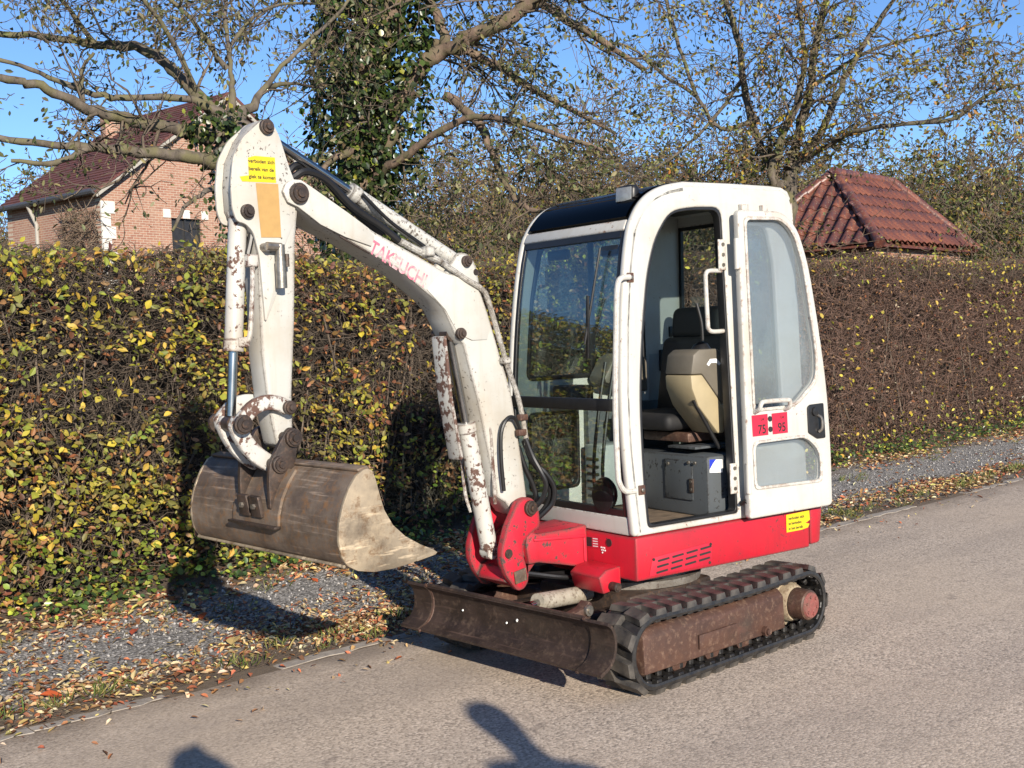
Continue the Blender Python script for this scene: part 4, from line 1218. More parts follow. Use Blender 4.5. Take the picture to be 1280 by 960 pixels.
# swing bracket
br = rounded([(1.000, .822), (.955, .808), (.922, .755), (.918, .67), (.98, .648), (1.02, .62), (1.035, .56), (1.015, .50), (1.003, .43), (1.035, .395), (1.078, .392), (1.14, .466), (1.170, .535), (1.168, .600), (1.129, .700), (1.055, .812)], .022)
brk = MB()
for s in (1, -1): brk.prism(br, YC + s * .095, YC + s * .130, .006)
brk.prism([(1.10, .50), (1.13, .44), (1.02, .39), (.97, .44), (.97, .56), (1.03, .52)], YC - .094, YC + .094, .004)
brk.prism([(.925, .66), (.92, .50), (.99, .44), (1.0, .50), (1.02, .56), (1.0, .625), (.97, .645)], YC - .094, YC + .094, .004)
bk = brk.build('swing_bracket', M['bracket_red'], ex)
for s in (1, -1):
    pin(.984, .768, YC + s * .130, .036, bk, sgn=s)
    pin(1.128, .575, YC + s * .130, .022, bk, sgn=s, h=.012)
MB().box((1.062, YC + .135, .462), (.075, .010, .06), .004, Matrix.Rotation(R(8), 3, 'Y')).build('grease_plate', M['bucket'], bk)

for k in (1, 4, 5):
    MB().lathe((1.145 + .004 * (k % 3), -.45 + .11 * k + .05 * math.sin(k * 7), .33 - .012 * ((k * 5) % 7)), (1, 0, .3), [(0, .004 + .002 * (k % 3)), (.004, .003)], 7).build('paint_fleck', M['sticker_white'], bl)
# hoses
def hose(pts, r=.0125, n=5): return MB().tube(spline(pts, n), r, 8).build('hydraulic_hose', M['hose'], ex)
yh = YC + .09
hose([(.955, yh, 1.06), (.93, yh + .02, .98), (.88, yh + .05, .92), (.84, yh + .06, .85), (.84, yh + .05, .78), (.87, yh + .02, .73), (.93, yh - .04, .66)])
hose([(.95, yh - .02, 1.08), (.92, yh, .98), (.86, yh + .02, .90), (.835, yh + .03, .82), (.855, yh, .74), (.92, yh - .06, .66)], .012)
hose([(.96, yh - .05, 1.05), (.93, yh - .04, .95), (.89, yh - .03, .86), (.875, yh - .03, .78), (.90, yh - .06, .70)], .013)
hose([(.965, yh + .01, 1.09), (.94, yh + .03, 1.0), (.92, yh + .06, .93), (.90, yh + .07, .87), (.91, yh + .05, .80), (.935, yh + .02, .76)], .012)
hose([(.985, yh, 1.125), (1.03, yh + .01, 1.19), (1.08, yh + .012, 1.19), (1.115, yh + .008, 1.13), (1.118, yh + .004, 1.0), (1.105, yh, .86)], .010)
hose([(2.12, YC + .02, 2.24), (2.06, YC + .03, 2.27), (1.96, YC + .03, 2.24), (1.84, YC + .03, 2.14), (1.70, YC + .04, 2.06), (1.62, yb, 2.0)], .016)
hose([(2.13, YC - .02, 2.25), (2.07, YC - .02, 2.30), (1.97, YC - .02, 2.28), (1.84, YC - .02, 2.16), (1.66, YC - .02, 2.03)], .016)
hose([(1.80, YC + .05, 2.19), (1.66, YC + .05, 2.08), (1.5, YC + .05, 1.99), (1.34, YC + .05, 1.89)], .008)
hose([(2.345, YC + .03, 1.93), (2.325, YC + .03, 2.0), (2.31, YC + .02, 2.07), (2.26, YC, 2.12)], .013)
hose([(2.335, YC + .0, 1.90), (2.315, YC + .0, 2.0), (2.30, YC + .0, 2.07), (2.24, YC - .02, 2.14)], .013)

# bucket linkage
def arc_link(p, q_, bulge, w_, n=10):
    p, q_ = Vector(p), Vector(q_)
    d = (q_ - p); nrm = Vector((-d.y, d.x)).normalized()
    mid = [p + d * t + nrm * bulge * 4 * t * (1 - t) for t in [k / n for k in range(n + 1)]]
    a, b_ = [], []
    for k, m in enumerate(mid):
        t = (mid[min(k + 1, n)] - mid[max(k - 1, 0)]).normalized(); nn = Vector((-t.y, t.x))
        a.append(m + nn * w_); b_.append(m - nn * w_)
    e0 = (mid[0] - mid[1]).normalized() * w_; e1 = (mid[-1] - mid[-2]).normalized() * w_
    return [tuple(v) for v in a] + [tuple(mid[-1] + e1)] + [tuple(v) for v in reversed(b_)] + [tuple(mid[0] + e0)]
PA, PB, PC_, PD = (2.231, 1.325), (2.440, 1.275), (2.304, 1.109), (2.238, 1.207)
for s in (1, -1):
    gl = MB().prism(arc_link(PA, PB, -.050 if arc_link(PA, PB, .05, .01)[5][1] < 1.3 else .050, .030), YC + s * .066, YC + s * .092, .004).build('guide_link', M['flaked'], ex)
    pin(PA[0], PA[1], YC + s * .092, .028, gl, sgn=s)
    pin(PB[0], PB[1], YC + s * .092, .038, gl, sgn=s)
lk = MB()
tst = arc_link(PB, PC_, .02, .01)[5]
bul = .022 if tst[0] > (PB[0] + PC_[0]) / 2 else -.022
for s in (1, -1): lk.prism(arc_link(PB, PC_, bul, .034), YC + s * .030, YC + s * .062, .005)
lk.build('push_link', M['flaked'], ex)

# bucket
BW = .55
bp_out = [(2.215, 1.106), (2.199, 1.108), (2.178, 1.098), (2.165, 1.066), (2.148, 1.0), (2.131, .945), (2.095, .885), (2.040, .835), (1.97, .793), (1.905, .762), (1.888, .750), (1.90, .742), (1.955, .737), (2.02, .727), (2.098, .720), (2.190, .722), (2.262, .738), (2.305, .762), (2.330, .80), (2.340, .86), (2.334, .925), (2.315, .985), (2.285, 1.045), (2.250, 1.088)]
shell = [(2.172, 1.085), (2.205, 1.104), (2.248, 1.086), (2.283, 1.043), (2.313, .983), (2.332, .925), (2.338, .86), (2.328, .80), (2.303, .763), (2.262, .740), (2.190, .724), (2.098, .722), (1.955, .739), (1.892, .752)]
sp_s = [tuple(p) for p in spline(shell, 3)]
bk = MB().sheet(sp_s[::-1], YC - BW, YC + BW, -.014 if False else .014, ny=8).build('bucket', M['bucket'], ex)
for s in (1, -1):
    MB().prism(bp_out, YC + s * (BW - .001), YC + s * (BW + .015), .003).build('bucket_side_plate', M['bucket_side'], bk)
MB().prism([(1.888, .751), (1.90, .742), (1.99, .730), (1.99, .745), (1.93, .757)], YC - BW - .016, YC + BW + .016, .002).build('cutting_edge', M['bucket_side'], bk)
MB().tube([(2.312, YC - BW, .7605), (2.312, YC + BW, .7605)], .0065, 8).build('weld_seam', M['bucket_side'], bk)
MB().prism([(2.165, 1.062), (2.158, 1.068), (2.190, 1.118), (2.238, 1.108), (2.232, 1.098), (2.195, 1.105)], YC - BW + .001, YC + BW - .001, .003).build('lip_bar', M['bucket'], bk)
# mounting plate and ears on the back
MB().sheet([(2.262, 1.088), (2.298, 1.043), (2.330, .985), (2.350, .92), (2.353, .875)][::-1], YC - .17, YC + .17, .012).build('mount_plate', M['bucket'], bk)
MB().box((2.358, YC, .872), (.03, .36, .010), .002).build('mount_ledge', M['dark_steel'], bk)
for s in (1, -1):
    er = rounded([(2.205, 1.235), (2.245, 1.252), (2.275, 1.225), (2.345, 1.115), (2.352, 1.04), (2.352, .93), (2.31, .96), (2.265, 1.06), (2.235, 1.08)], .02)
    e_ = MB().prism(er, YC + s * .100, YC + s * .122, .004).build('bucket_ear', M['dark_steel'], bk)
    pin(PD[0], PD[1], YC + s * .122, .036, e_, sgn=s)
    pin(PC_[0], PC_[1], YC + s * .122, .034, e_, sgn=s)
MB().tube([(PD[0], YC - .12, PD[1]), (PD[0], YC + .12, PD[1])], .022, 14).tube([(PC_[0], YC - .12, PC_[1]), (PC_[0], YC + .12, PC_[1])], .022, 14).build('ear_pin_shaft', M['dark_steel'], bk)
for s in (-.055, .035):
    g_ = MB().box((2.362, YC + s, .945), (.02, .075, .085), .004, Matrix.Rotation(R(10), 3, 'Y')); gg = g_.build('adjuster_block', M['dark_steel'], bk)
    MB().lathe((2.372, YC + s, .945), (1, 0, .1), [(0, .012), (.012, .011)], 6).build('adjuster_bolt', M['steel'], gg)
# ================================================================ vegetation
M['leaf'] = leafmat('leaf')
M['dryleaf'] = leafmat('dry_leaf', .15, .7, .35)
M['ivy'] = leafmat('ivy_leaf', .12, .32, .3)
M['twig'] = barkmat('hedge_twig', (.03, .022, .016), (.15, .115, .085), None, 20)
M['rtwig'] = barkmat('brown_hedge_twig', (.045, .025, .019), (.21, .13, .095), None, 20)
M['shade_backing'] = barkmat('hedge_shade_backing', (.008, .006, .004), (.022, .016, .011), None, 9)  # near-black colour paints in the deep shade seen through the hedge's gaps
M['bark'] = barkmat('mossy_bark', (.05, .04, .03), (.135, .11, .085), (.115, .105, .045), 12)
M['bark2'] = barkmat('pale_brown_bark', (.075, .05, .036), (.20, .14, .10), (.08, .075, .035), 10)
M['btwig'] = barkmat('tree_twig', (.06, .046, .034), (.15, .115, .08), None, 20)
M['far_twig'] = barkmat('far_wood_twig', (.095, .066, .045), (.20, .145, .10), None, 3)
YG = np.array([[.52, .45, .05], [.44, .41, .06], [.34, .36, .055], [.60, .48, .08], [.22, .26, .045], [.54, .37, .06]])
DRY = np.array([[.22, .09, .035], [.15, .06, .03], [.30, .15, .06], [.11, .05, .03], [.34, .20, .09]])
OLV = np.array([[.17, .165, .045], [.22, .20, .05], [.13, .125, .04], [.26, .21, .06]])
GREEN = np.array([[.035, .07, .018], [.05, .10, .025], [.03, .055, .02], [.09, .13, .03]])
LITX = np.array([[.34, .27, .19], [.26, .20, .15]])
def pick(pal, n, jit=.18):
    c = pal[rng.integers(0, len(pal), n)]
    return np.clip(c * (1 + rng.normal(0, jit, (n, 1))) * (1 + rng.normal(0, .06, (n, 3))), .008, .9)
def rep4(c): return np.repeat(c, 6, 0)

def blob(x, z, s, k):
    """cheap smooth 2D noise in -1..1"""
    return (np.sin(x * s + k) * np.cos(z * s * 1.3 + 2.1 * k) + np.sin(x * s * 2.3 + 1.7 * k + z * s) * .6 + np.sin(z * s * 3.1 - x * s * 1.1 + k * .6) * .5) / 2.1
def htop(x): return 2.20 - .011 * x + .05 * np.sin(x * 1.3) + .03 * np.sin(x * 3.7)
def hface(x, z): return -3.22 + .09 * blob(x, z, 1.3, 1.) + .05 * np.sin(x * .7) - .10 * np.clip(z - 1.2, 0, 2)

hedge = empty('clipped_hedge', (0, -3.8, 0))
tag(hedge, 'long clipped hedge, yellow-green leaves one end and bare brown twigs the other', 'hedge')
def hp(o): o.location = (0, 3.8, 0); return o
def shade_backing():  # added solid backing behind the twigs, dark in place of shaded gaps
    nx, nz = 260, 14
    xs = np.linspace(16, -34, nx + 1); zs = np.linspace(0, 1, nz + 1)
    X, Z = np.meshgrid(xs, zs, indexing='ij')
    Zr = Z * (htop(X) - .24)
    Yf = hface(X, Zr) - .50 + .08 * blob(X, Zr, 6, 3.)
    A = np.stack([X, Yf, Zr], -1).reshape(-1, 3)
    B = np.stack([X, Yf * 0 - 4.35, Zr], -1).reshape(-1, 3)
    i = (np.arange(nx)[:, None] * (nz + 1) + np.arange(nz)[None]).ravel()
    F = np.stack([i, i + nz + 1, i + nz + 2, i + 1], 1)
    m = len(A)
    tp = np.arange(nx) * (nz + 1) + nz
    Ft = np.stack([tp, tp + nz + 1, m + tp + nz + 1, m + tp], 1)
    return hp(fast('hedge_shade_backing', np.concatenate([A, B]), np.concatenate([F, F + m, Ft]), M['shade_backing'], hedge))
shade_backing()
def twigset(name, x0, x1, dens, r0, mat, horiz, lmin=.14, lmax=.42):
    n = int(abs(x1 - x0) * 2.3 * dens)
    x = rng.uniform(min(x0, x1), max(x0, x1), n); z = rng.uniform(0.02, 1, n) ** .9 * htop(x)
    dep = rng.uniform(0, .48, n)
    P = np.stack([x, hface(x, z) - dep, z], 1)
    D = unit(np.stack([rng.normal(0, .9, n) * (1 + horiz), rng.normal(.25, .45, n), rng.normal(.25, .75, n) * (1 - .55 * horiz)], 1))
    top = z > htop(x) - .25
    D[top] = unit(D[top] + np.array([0, 0, .35]))
    L = rng.uniform(lmin, lmax, n)[:, None]
    D2 = unit(D + rng.normal(0, .45, (n, 3)))
    m_ = P + D * L * .5; e = m_ + D2 * L * .5
    hi = htop(x) + rng.exponential(.035, n)
    for q in (P, m_, e):
        lim = hface(q[:, 0], q[:, 2]) + .05
        q[:, 1] = np.minimum(q[:, 1], lim)
        q[:, 2] = np.clip(q[:, 2], .01, hi)
    r = rng.uniform(.55, 1.5, n) * r0
    V, F = tubes(np.concatenate([P, m_]), np.concatenate([m_, e]), np.concatenate([r, r * .8]), np.concatenate([r * .8, r * .45]), 3)
    o = hp(fast(name, V, F, mat, hedge)); o['kind'] = 'stuff'
    return o
twigset('leafy_end_twigs', 4.6, -3.6, 760, .0027, M['twig'], .15)
twigset('bare_end_twigs', -3.4, -15, 780, .0038, M['rtwig'], .55)
twigset('bare_end_twigs', -15, -27, 330, .0065, M['rtwig'], .5)
twigset('leafy_end_twigs', 4.6, 14, 120, .005, M['twig'], .15)
# the tangled top of the hedge
n = 15000
x = rng.uniform(-14, 5, n); P = np.stack([x, rng.uniform(-4.25, -3.3, n), htop(x) - rng.uniform(.02, .30, n)], 1)
D = unit(np.stack([rng.normal(0, .8, n), rng.normal(0, .5, n), rng.normal(.45, .5, n)], 1))
E_ = P + D * rng.uniform(.10, .32, n)[:, None]
E_[:, 2] = np.minimum(E_[:, 2], htop(x) + rng.exponential(.03, n))
V, F = tubes(P, E_, rng.uniform(.0018, .0042, n), rng.uniform(.001, .002, n), 3)
hp(fast('top_twigs', V, F, M['twig'], hedge))['kind'] = 'stuff'
# thicker woody stems
n = 260
x = np.where(rng.uniform(0, 1, n) < .6, rng.uniform(-4, 4.6, n), rng.uniform(-24, -4, n)); z = rng.uniform(0, .5, n)
P = np.stack([x, hface(x, z) - rng.uniform(.08, .3, n), z], 1)
E_ = P + np.stack([rng.normal(0, .3, n), rng.normal(0, .06, n), rng.uniform(.6, 1.6, n)], 1)
E_[:, 2] = np.minimum(E_[:, 2], htop(E_[:, 0]) - .05); E_[:, 1] = np.minimum(E_[:, 1], hface(E_[:, 0], E_[:, 2]) - .03)
V, F = tubes(P, E_, rng.uniform(.006, .014, n), rng.uniform(.004, .007, n), 5)
hp(fast('woody_stems', V, F, M['twig'], hedge))['kind'] = 'stuff'

def hedge_leaf_points(x0, x1, dens, fn):
    n = int(abs(x1 - x0) * 2.3 * dens)
    x = rng.uniform(min(x0, x1), max(x0, x1), n); z = rng.uniform(0.03, 1.0, n) * htop(x)
    keep = rng.uniform(0, 1, n) < fn(x, z)
    return x[keep], z[keep]
def leaf_dirs(n, out=.9, up=-.25):
    D = unit(np.stack([rng.normal(0, .8, n), rng.normal(out * .5, .4, n), rng.normal(up, .55, n)], 1))
    N = unit(np.stack([rng.normal(0, .55, n), rng.normal(.8, .4, n), rng.normal(.65, .5, n)], 1))
    return D, N
def lmask(x, z):
    t = z / htop(x)
    m = .46 + .55 * blob(x, z, 2.1, .4) + .25 * blob(x, z, 5.5, 2.)
    m = m + .35 * (t > .93) + .30 * (t < .35) + .05 * ((t > .72) & (t < .92))
    m = np.where(x < -.6, m * .62, m)
    return np.clip(m, .04, 1)
xc, zc_ = hedge_leaf_points(4.6, -3.6, 400, lmask)              # leafy shoots: small clusters
nc = len(xc); per = rng.integers(2, 7, nc); ci = np.repeat(np.arange(nc), per)
ang = rng.normal(0, .7, nc); tt = rng.uniform(-.5, .5, len(ci)) * .17
xs_ = xc[ci] + np.cos(ang[ci]) * tt + rng.normal(0, .014, len(ci)); zs_ = zc_[ci] + np.sin(ang[ci]) * tt + rng.normal(0, .014, len(ci))
xd, zd = hedge_leaf_points(4.6, -3.6, 620, lambda x, z: np.clip(lmask(x, z) * .8, .15, 1))   # small brown leaves deeper in
xa = np.concatenate([xs_, xd]); za = np.concatenate([zs_, zd]); ncol = len(xa)
fresh = np.arange(ncol) < len(xs_)
cdep = np.concatenate([rng.uniform(-.05, .05, nc)[ci], -.20 * rng.uniform(0, 1, len(xd))])
P = np.stack([xa, hface(xa, za) + cdep + rng.normal(0, .012, ncol), za], 1)
D, Nn = leaf_dirs(ncol)
tone = rng.uniform(0, 1, nc)[ci]
fc_ = np.where((tone < .45)[:, None], pick(OLV, len(ci)), pick(YG * .75, len(ci)))
dryc = (rng.uniform(0, 1, nc) < np.clip(.10 - .3 * blob(xc, zc_, 1.7, 4.2) + .25 * (xc < -.4), .03, .8))[ci]
fc_ = np.where(dryc[:, None], pick(DRY * 1.3, len(ci)), fc_)
cc = np.concatenate([fc_, pick(DRY, len(xd))])
isdry = np.concatenate([dryc, np.ones(len(xd), bool)])
sz = np.where(fresh, .020 + .034 * rng.uniform(0, 1, ncol) ** 1.8, .02 + .03 * rng.uniform(0, 1, ncol))
cc = np.where(((za < .5) & (rng.uniform(0, 1, ncol) < .5) & ~isdry)[:, None], pick(np.array([[.16, .22, .03], [.24, .28, .04]]), ncol), cc)
sz = .022 + .045 * rng.uniform(0, 1, ncol) ** 1.6
# the 300 largest in view are parts of their own, in ten shared leaf meshes
vis = np.where((xa < 2.9) & (xa > -1.1) & ~isdry & (za > .1))[0]
big = vis[np.argsort(-sz[vis])[:300]]
rest = np.setdiff1d(np.arange(ncol), big)
V, F = leaves(P[rest], D[rest], sz[rest], .58, .2, Nn[rest])
hp(fast('small_leaves', V, F, M['leaf'], hedge, rep4(cc[rest])))['kind'] = 'stuff'
lv = []
for k in range(10):
    me = bpy.data.meshes.new('leaf')
    w2 = .28 + .05 * (k % 3); cu = .05 + .03 * (k % 4)
    vv = [(0, 0, 0), (w2 * .7, .28, .06), (w2, .5, .07), (w2 * .62, .78, .03), (0, 1, -cu), (-w2 * .62, .78, .03), (-w2, .5, .07), (-w2 * .7, .28, .06), (0, .5, .0)]
    me.from_pydata(vv, [], [[0, 1, 8], [1, 2, 8], [2, 3, 8], [3, 4, 8], [4, 5, 8], [5, 6, 8], [6, 7, 8], [7, 0, 8]])
    at = me.attributes.new('tint', 'FLOAT_COLOR', 'POINT')
    c_ = np.ones((9, 4), np.float32); c_[:, :3] = pick(YG, 1, .1)[0]; c_[8, :3] *= 1.12
    at.data.foreach_set('color', c_.ravel())
    me.materials.append(M['leaf'])
    lv.append(me)
for j, i in enumerate(big):
    o = bpy.data.objects.new('leaf', lv[j % 10])
    y_ = Vector(D[i]); zN = Vector(Nn[i]); x_ = y_.cross(zN).normalized(); zN = x_.cross(y_)
    s = sz[i] * 1.05
    o.matrix_local = Matrix(((x_.x * s, y_.x * s, zN.x * s, P[i][0]), (x_.y * s, y_.y * s, zN.y * s, P[i][1] + 3.8), (x_.z * s, y_.z * s, zN.z * s, P[i][2]), (0, 0, 0, 1)))
    o.parent = hedge
    col.objects.link(o)
# leaves on the bare end: top fringe, foot and a yellow patch
def rmask(x, z):
    t = z / htop(x)
    m = .045 + .75 * np.clip((t - .93) * 14, 0, 1) + .20 * np.clip((.22 - t) * 8, 0, 1)
    m = m + .40 * np.clip((-10.0 - x) / 2.0, 0, 1) * (blob(x, z, 1.9, 2.) > -.2) + .08 * (blob(x, z, 2.6, 1.) > .35)
    return np.clip(m, 0, 1)
xb, zb = hedge_leaf_points(-3.4, -26, 330, rmask)
nb = len(xb)
P2 = np.stack([xb, hface(xb, zb) + rng.uniform(-.06, .07, nb), zb + .03 * rng.normal(size=nb)], 1)
P2[zb > htop(xb) * .93, 1] -= rng.uniform(0, .9, nb)[zb > htop(xb) * .93]
D2, N2 = leaf_dirs(nb)
V, F = leaves(P2, D2, rng.uniform(.04, .075, nb), .6, .2, N2)
hp(fast('small_leaves', V, F, M['leaf'], hedge, rep4(np.where((rng.uniform(0, 1, nb) < .22)[:, None], pick(DRY, nb), pick(YG, nb)))))['kind'] = 'stuff'
xe, ze = hedge_leaf_points(-3.4, -22, 260, lambda x, z: np.full_like(x, .6))
ne = len(xe)
P4 = np.stack([xe, hface(xe, ze) + rng.uniform(-.2, .03, ne), ze], 1); D4, N4 = leaf_dirs(ne)
V, F = leaves(P4, D4, rng.uniform(.025, .05, ne), .5, .3, N4)
hp(fast('dry_leaves', V, F, M['dryleaf'], hedge, rep4(pick(np.concatenate([DRY, DRY, LITX]), ne))))['kind'] = 'stuff'
# top surface leaves along the leafy end, behind the machine and out of frame to the left
n = 9000
x = rng.uniform(-12, 12, n); P3 = np.stack([x, rng.uniform(-4.3, -3.3, n), htop(x) - .05 + rng.normal(0, .05, n)], 1)
D3, N3 = leaf_dirs(n, .2, .1)
V, F = leaves(P3, D3, rng.uniform(.025, .06, n), .58, .2, N3)
hp(fast('small_leaves', V, F, M['leaf'], hedge, rep4(np.where((rng.uniform(0, 1, n) < .3)[:, None], pick(DRY, n), pick(YG, n)))))['kind'] = 'stuff'
n = 5000
x = rng.uniform(4.6, 14, n); z = rng.uniform(.05, 1, n) * htop(x); P3 = np.stack([x, hface(x, z) + rng.uniform(-.15, .05, n), z], 1)
D3, N3 = leaf_dirs(n)
V, F = leaves(P3, D3, rng.uniform(.045, .075, n), .58, .2, N3)
hp(fast('small_leaves', V, F, M['leaf'], hedge, rep4(pick(YG, n))))['kind'] = 'stuff'

# ivy and ground cover along the hedge foot
def ivy_foot(x0, x1, dens):
    n = int(abs(x1 - x0) * dens)
    x = rng.uniform(min(x0, x1), max(x0, x1), n)
    keep = rng.uniform(0, 1, n) < np.clip(.45 + .6 * blob(x, x * 0, 1.4, 5.), .08, 1)
    x = x[keep]; n = len(x)
    y = -3.16 + rng.normal(.06, .14, n); z = np.abs(rng.normal(0, .12, n)) * np.clip((-y - 2.75) / .45, .15, 1.2) + .03
    D = unit(np.stack([rng.normal(0, 1, n), rng.normal(.4, .6, n), rng.normal(.1, .4, n)], 1))
    N = unit(np.stack([rng.normal(0, .35, n), rng.normal(.5, .35, n), rng.normal(.9, .3, n)], 1))
    V, F = leaves(np.stack([x, y, z], 1), D, rng.uniform(.028, .055, n), .8, .1, N)
    return V, F, rep4(np.where((rng.uniform(0, 1, n) < .22)[:, None], pick(YG[[2, 4]], n), pick(GREEN, n)))
Va, Fa, Ca = ivy_foot(5, -3.5, 620)
Vb, Fb, Cb = ivy_foot(-3.5, -22, 420)
iv = fast('ivy_ground_cover', np.concatenate([Va, Vb]), np.concatenate([Fa, Fb + len(Va)]), M['ivy'], None, np.concatenate([Ca, Cb]))
tag(iv, 'dark green ivy creeping along the foot of the hedge', 'ivy', kind='stuff')

# fallen leaves
LIT = np.array([[.58, .45, .26], [.50, .33, .16], [.38, .19, .08], [.28, .12, .055], [.66, .54, .34], [.58, .46, .16], [.20, .10, .055], [.44, .14, .07]])
def litter(n, x0, x1, ymu, ysd, smin, smax, clump=.7):
    x = rng.uniform(min(x0, x1), max(x0, x1), n); y = rng.normal(ymu, ysd, n)
    keep = (rng.uniform(0, 1, n) < np.clip(.55 + clump * blob(x, y, 2.0, 3.3), .03, 1))
    x, y = x[keep], y[keep]; n = len(x)
    z = vz(x, y) + .006 + np.abs(rng.normal(0, .008, n)); z = np.where(y > -1.07, .012 + np.abs(rng.normal(0, .004, n)), z)
    D = unit(np.stack([rng.normal(0, 1, n), rng.normal(0, 1, n), rng.normal(.0, .18, n)], 1))
    N = unit(np.stack([rng.normal(0, .4, n), rng.normal(0, .4, n), np.ones(n)], 1))
    V, F = leaves(np.stack([x, y, z], 1), D, rng.uniform(smin, smax, n), .5, .35, N, .3)
    return V, F, rep4(pick(LIT, n, .22))
parts = [litter(11000, -1.5, 4.2, -1.36, .19, .018, .055), litter(5200, -1.5, 4.2, -1.95, .33, .018, .045, .9), litter(6500, -2.5, 4.5, -2.80, .22, .025, .065),
         litter(15000, -16, -1.5, -1.37, .17, .022, .060, .8), litter(9000, -22, -1.5, -2.86, .19, .025, .065), litter(1500, -20, -1.5, -2.1, .4, .02, .05),
         litter(260, -6, 4, -.72, .20, .018, .04, .4)]
off = 0; VV, FF, CC = [], [], []
for V, F, c_ in parts:
    VV.append(V); FF.append(F + off); CC.append(c_); off += len(V)
tag(fast('leaf_litter', np.concatenate(VV), np.concatenate(FF), M['dryleaf'], None, np.concatenate(CC)), 'dry brown and yellow fallen leaves strewn over the gravel verge', 'leaf litter', kind='stuff')
# larger single fallen leaves
fl = []
for k, cl_ in enumerate(((.50, .10, .03), (.45, .16, .05), (.55, .40, .16), (.40, .08, .04))):
    me = lv[k].copy(); me.name = 'fallen_leaf'; me.materials.clear(); me.materials.append(M['dryleaf'])
    c_ = np.ones((9, 4), np.float32); c_[:, :3] = cl_; me.attributes['tint'].data.foreach_set('color', c_.ravel())
    fl.append(me)
for k in range(46):
    x_ = random.uniform(-1.2, 3.0); y_ = random.choice((random.gauss(-2.8, .2), random.gauss(-1.4, .15), random.gauss(-2.2, .4)))
    o = bpy.data.objects.new('fallen_leaf', fl[k % 4])
    s = random.uniform(.06, .11)
    o.location = (x_, y_, float(vz(np.array(x_), np.array(y_))) + .018); o.scale = (s, s, s * .8)
    o.rotation_euler = (random.uniform(-.3, .3), random.uniform(-.3, .3), random.uniform(0, 6.28))
    col.objects.link(o)
    nm = ('bright orange-red', 'rust orange', 'pale straw', 'dark red')[k % 4]
    tag(o, nm + ' fallen leaf lying flat on the gravel verge', 'leaf', nm + ' single leaves on the verge')
# loose gravel stones
n = 5200
x = np.concatenate([rng.uniform(-2, 4.2, n // 2), rng.uniform(-14, -2, n // 2)]); y = rng.normal(-2.05, .5, n)
keep = (y > -3.1) & (y < -1.1); x, y = x[keep], y[keep]; n = len(x)
s = rng.uniform(.004, .012, n)[:, None]
oc = np.array([[1, 0, 0], [-1, 0, 0], [0, 1, 0], [0, -1, 0], [0, 0, 1.], [0, 0, -1]])
fo = np.array([[0, 2, 4], [2, 1, 4], [1, 3, 4], [3, 0, 4], [2, 0, 5], [1, 2, 5], [3, 1, 5], [0, 3, 5]])
cen = np.stack([x, y, vz(x, y) + .004], 1)
V = (cen[:, None] + oc[None] * s[:, None] * (1 + rng.uniform(-.4, .4, (n, 6, 3)))).reshape(-1, 3)
F = (np.arange(n)[:, None, None] * 6 + fo[None]).reshape(-1, 3)
g_ = rng.uniform(.08, .42, (n, 1)); gc = np.repeat(g_ * np.array([[1, .97, .94]]), 6, 0)
M['stone'] = leafmat('loose_stone', 0., .9, .2)
tag(fast('loose_gravel', V, F, M['stone'], None, gc), 'loose grey chippings scattered on the verge', 'gravel', kind='stuff')
# grass tufts on the verge
n = 2600
cx = rng.uniform(-10, 4, 130); cy = np.where(rng.uniform(0, 1, 130) < .6, rng.normal(-1.22, .09, 130), rng.normal(-2.6, .25, 130))
ci = rng.integers(0, 130, n)
P = np.stack([cx[ci] + rng.normal(0, .05, n), cy[ci] + rng.normal(0, .03, n), np.zeros(n) + .012], 1)
D = unit(np.stack([rng.normal(0, .5, n), rng.normal(.1, .5, n), np.ones(n) * .8], 1))
V, F = leaves(P, D, rng.uniform(.03, .085, n), .09, .2)
tag(fast('verge_grass', V, F, M['leaf'], None, rep4(pick(np.array([[.10, .15, .03], [.16, .19, .05], [.25, .24, .08]]), n))), 'short green grass tufts between the fallen leaves', 'grass', kind='stuff')

# ---------------------------------------------------------------- trees
def twigs(P, D, L, r, levels, kids, m=4, wander=.35, grav=.0, spread=.8, shrink=.55, rs=.5):
    """level by level branching, vectorised. returns segments and tips"""
    S0, S1, A0, A1 = [], [], [], []
    TP, TD = [], []
    for lev in range(levels):
        n = len(P)
        p, d = P.copy(), D.copy()
        pts = [p]; dirs = [d]; rad = [r]
        for k in range(m):
            d = unit(d + rng.normal(0, wander, (n, 3)) + np.array([0, 0, grav]))
            q = p + d * (L / m)[:, None]
            r0 = r * (1 - .7 * k / m); r1 = r * (1 - .7 * (k + 1) / m)
            S0.append(p); S1.append(q); A0.append(r0); A1.append(r1)
            p = q; pts.append(p); dirs.append(d); rad.append(r1)
        TP.append(p); TD.append(d)
        if lev == levels - 1: break
        kk = kids[lev]
        idx = np.repeat(np.arange(n), kk)
        st = rng.integers(1, m + 1, len(idx))
        allp = np.stack(pts, 1); alld = np.stack(dirs, 1); allr = np.stack(rad, 1)
        P = allp[idx, st]; base = alld[idx, st]
        D = unit(base * .75 + rng.normal(0, spread, (len(idx), 3)) * .7)
        L = L[idx] * shrink * rng.uniform(.6, 1.25, len(idx)); r = np.maximum(allr[idx, st] * .7, r[idx] * rs)
    return [np.concatenate(a) for a in (S0, S1, A0, A1)], np.concatenate(TP), np.concatenate(TD)

def along(limb, n, f0=.15):
    """n random points along a limb [(x,y,z,r)...]"""
    A = np.array(limb); i = rng.uniform(f0 * (len(A) - 1), len(A) - 1.001, n); k = i.astype(int); t = (i - k)[:, None]
    q = A[k] * (1 - t) + A[k + 1] * t
    return q[:, :3], unit(A[k + 1, :3] - A[k, :3]), q[:, 3]

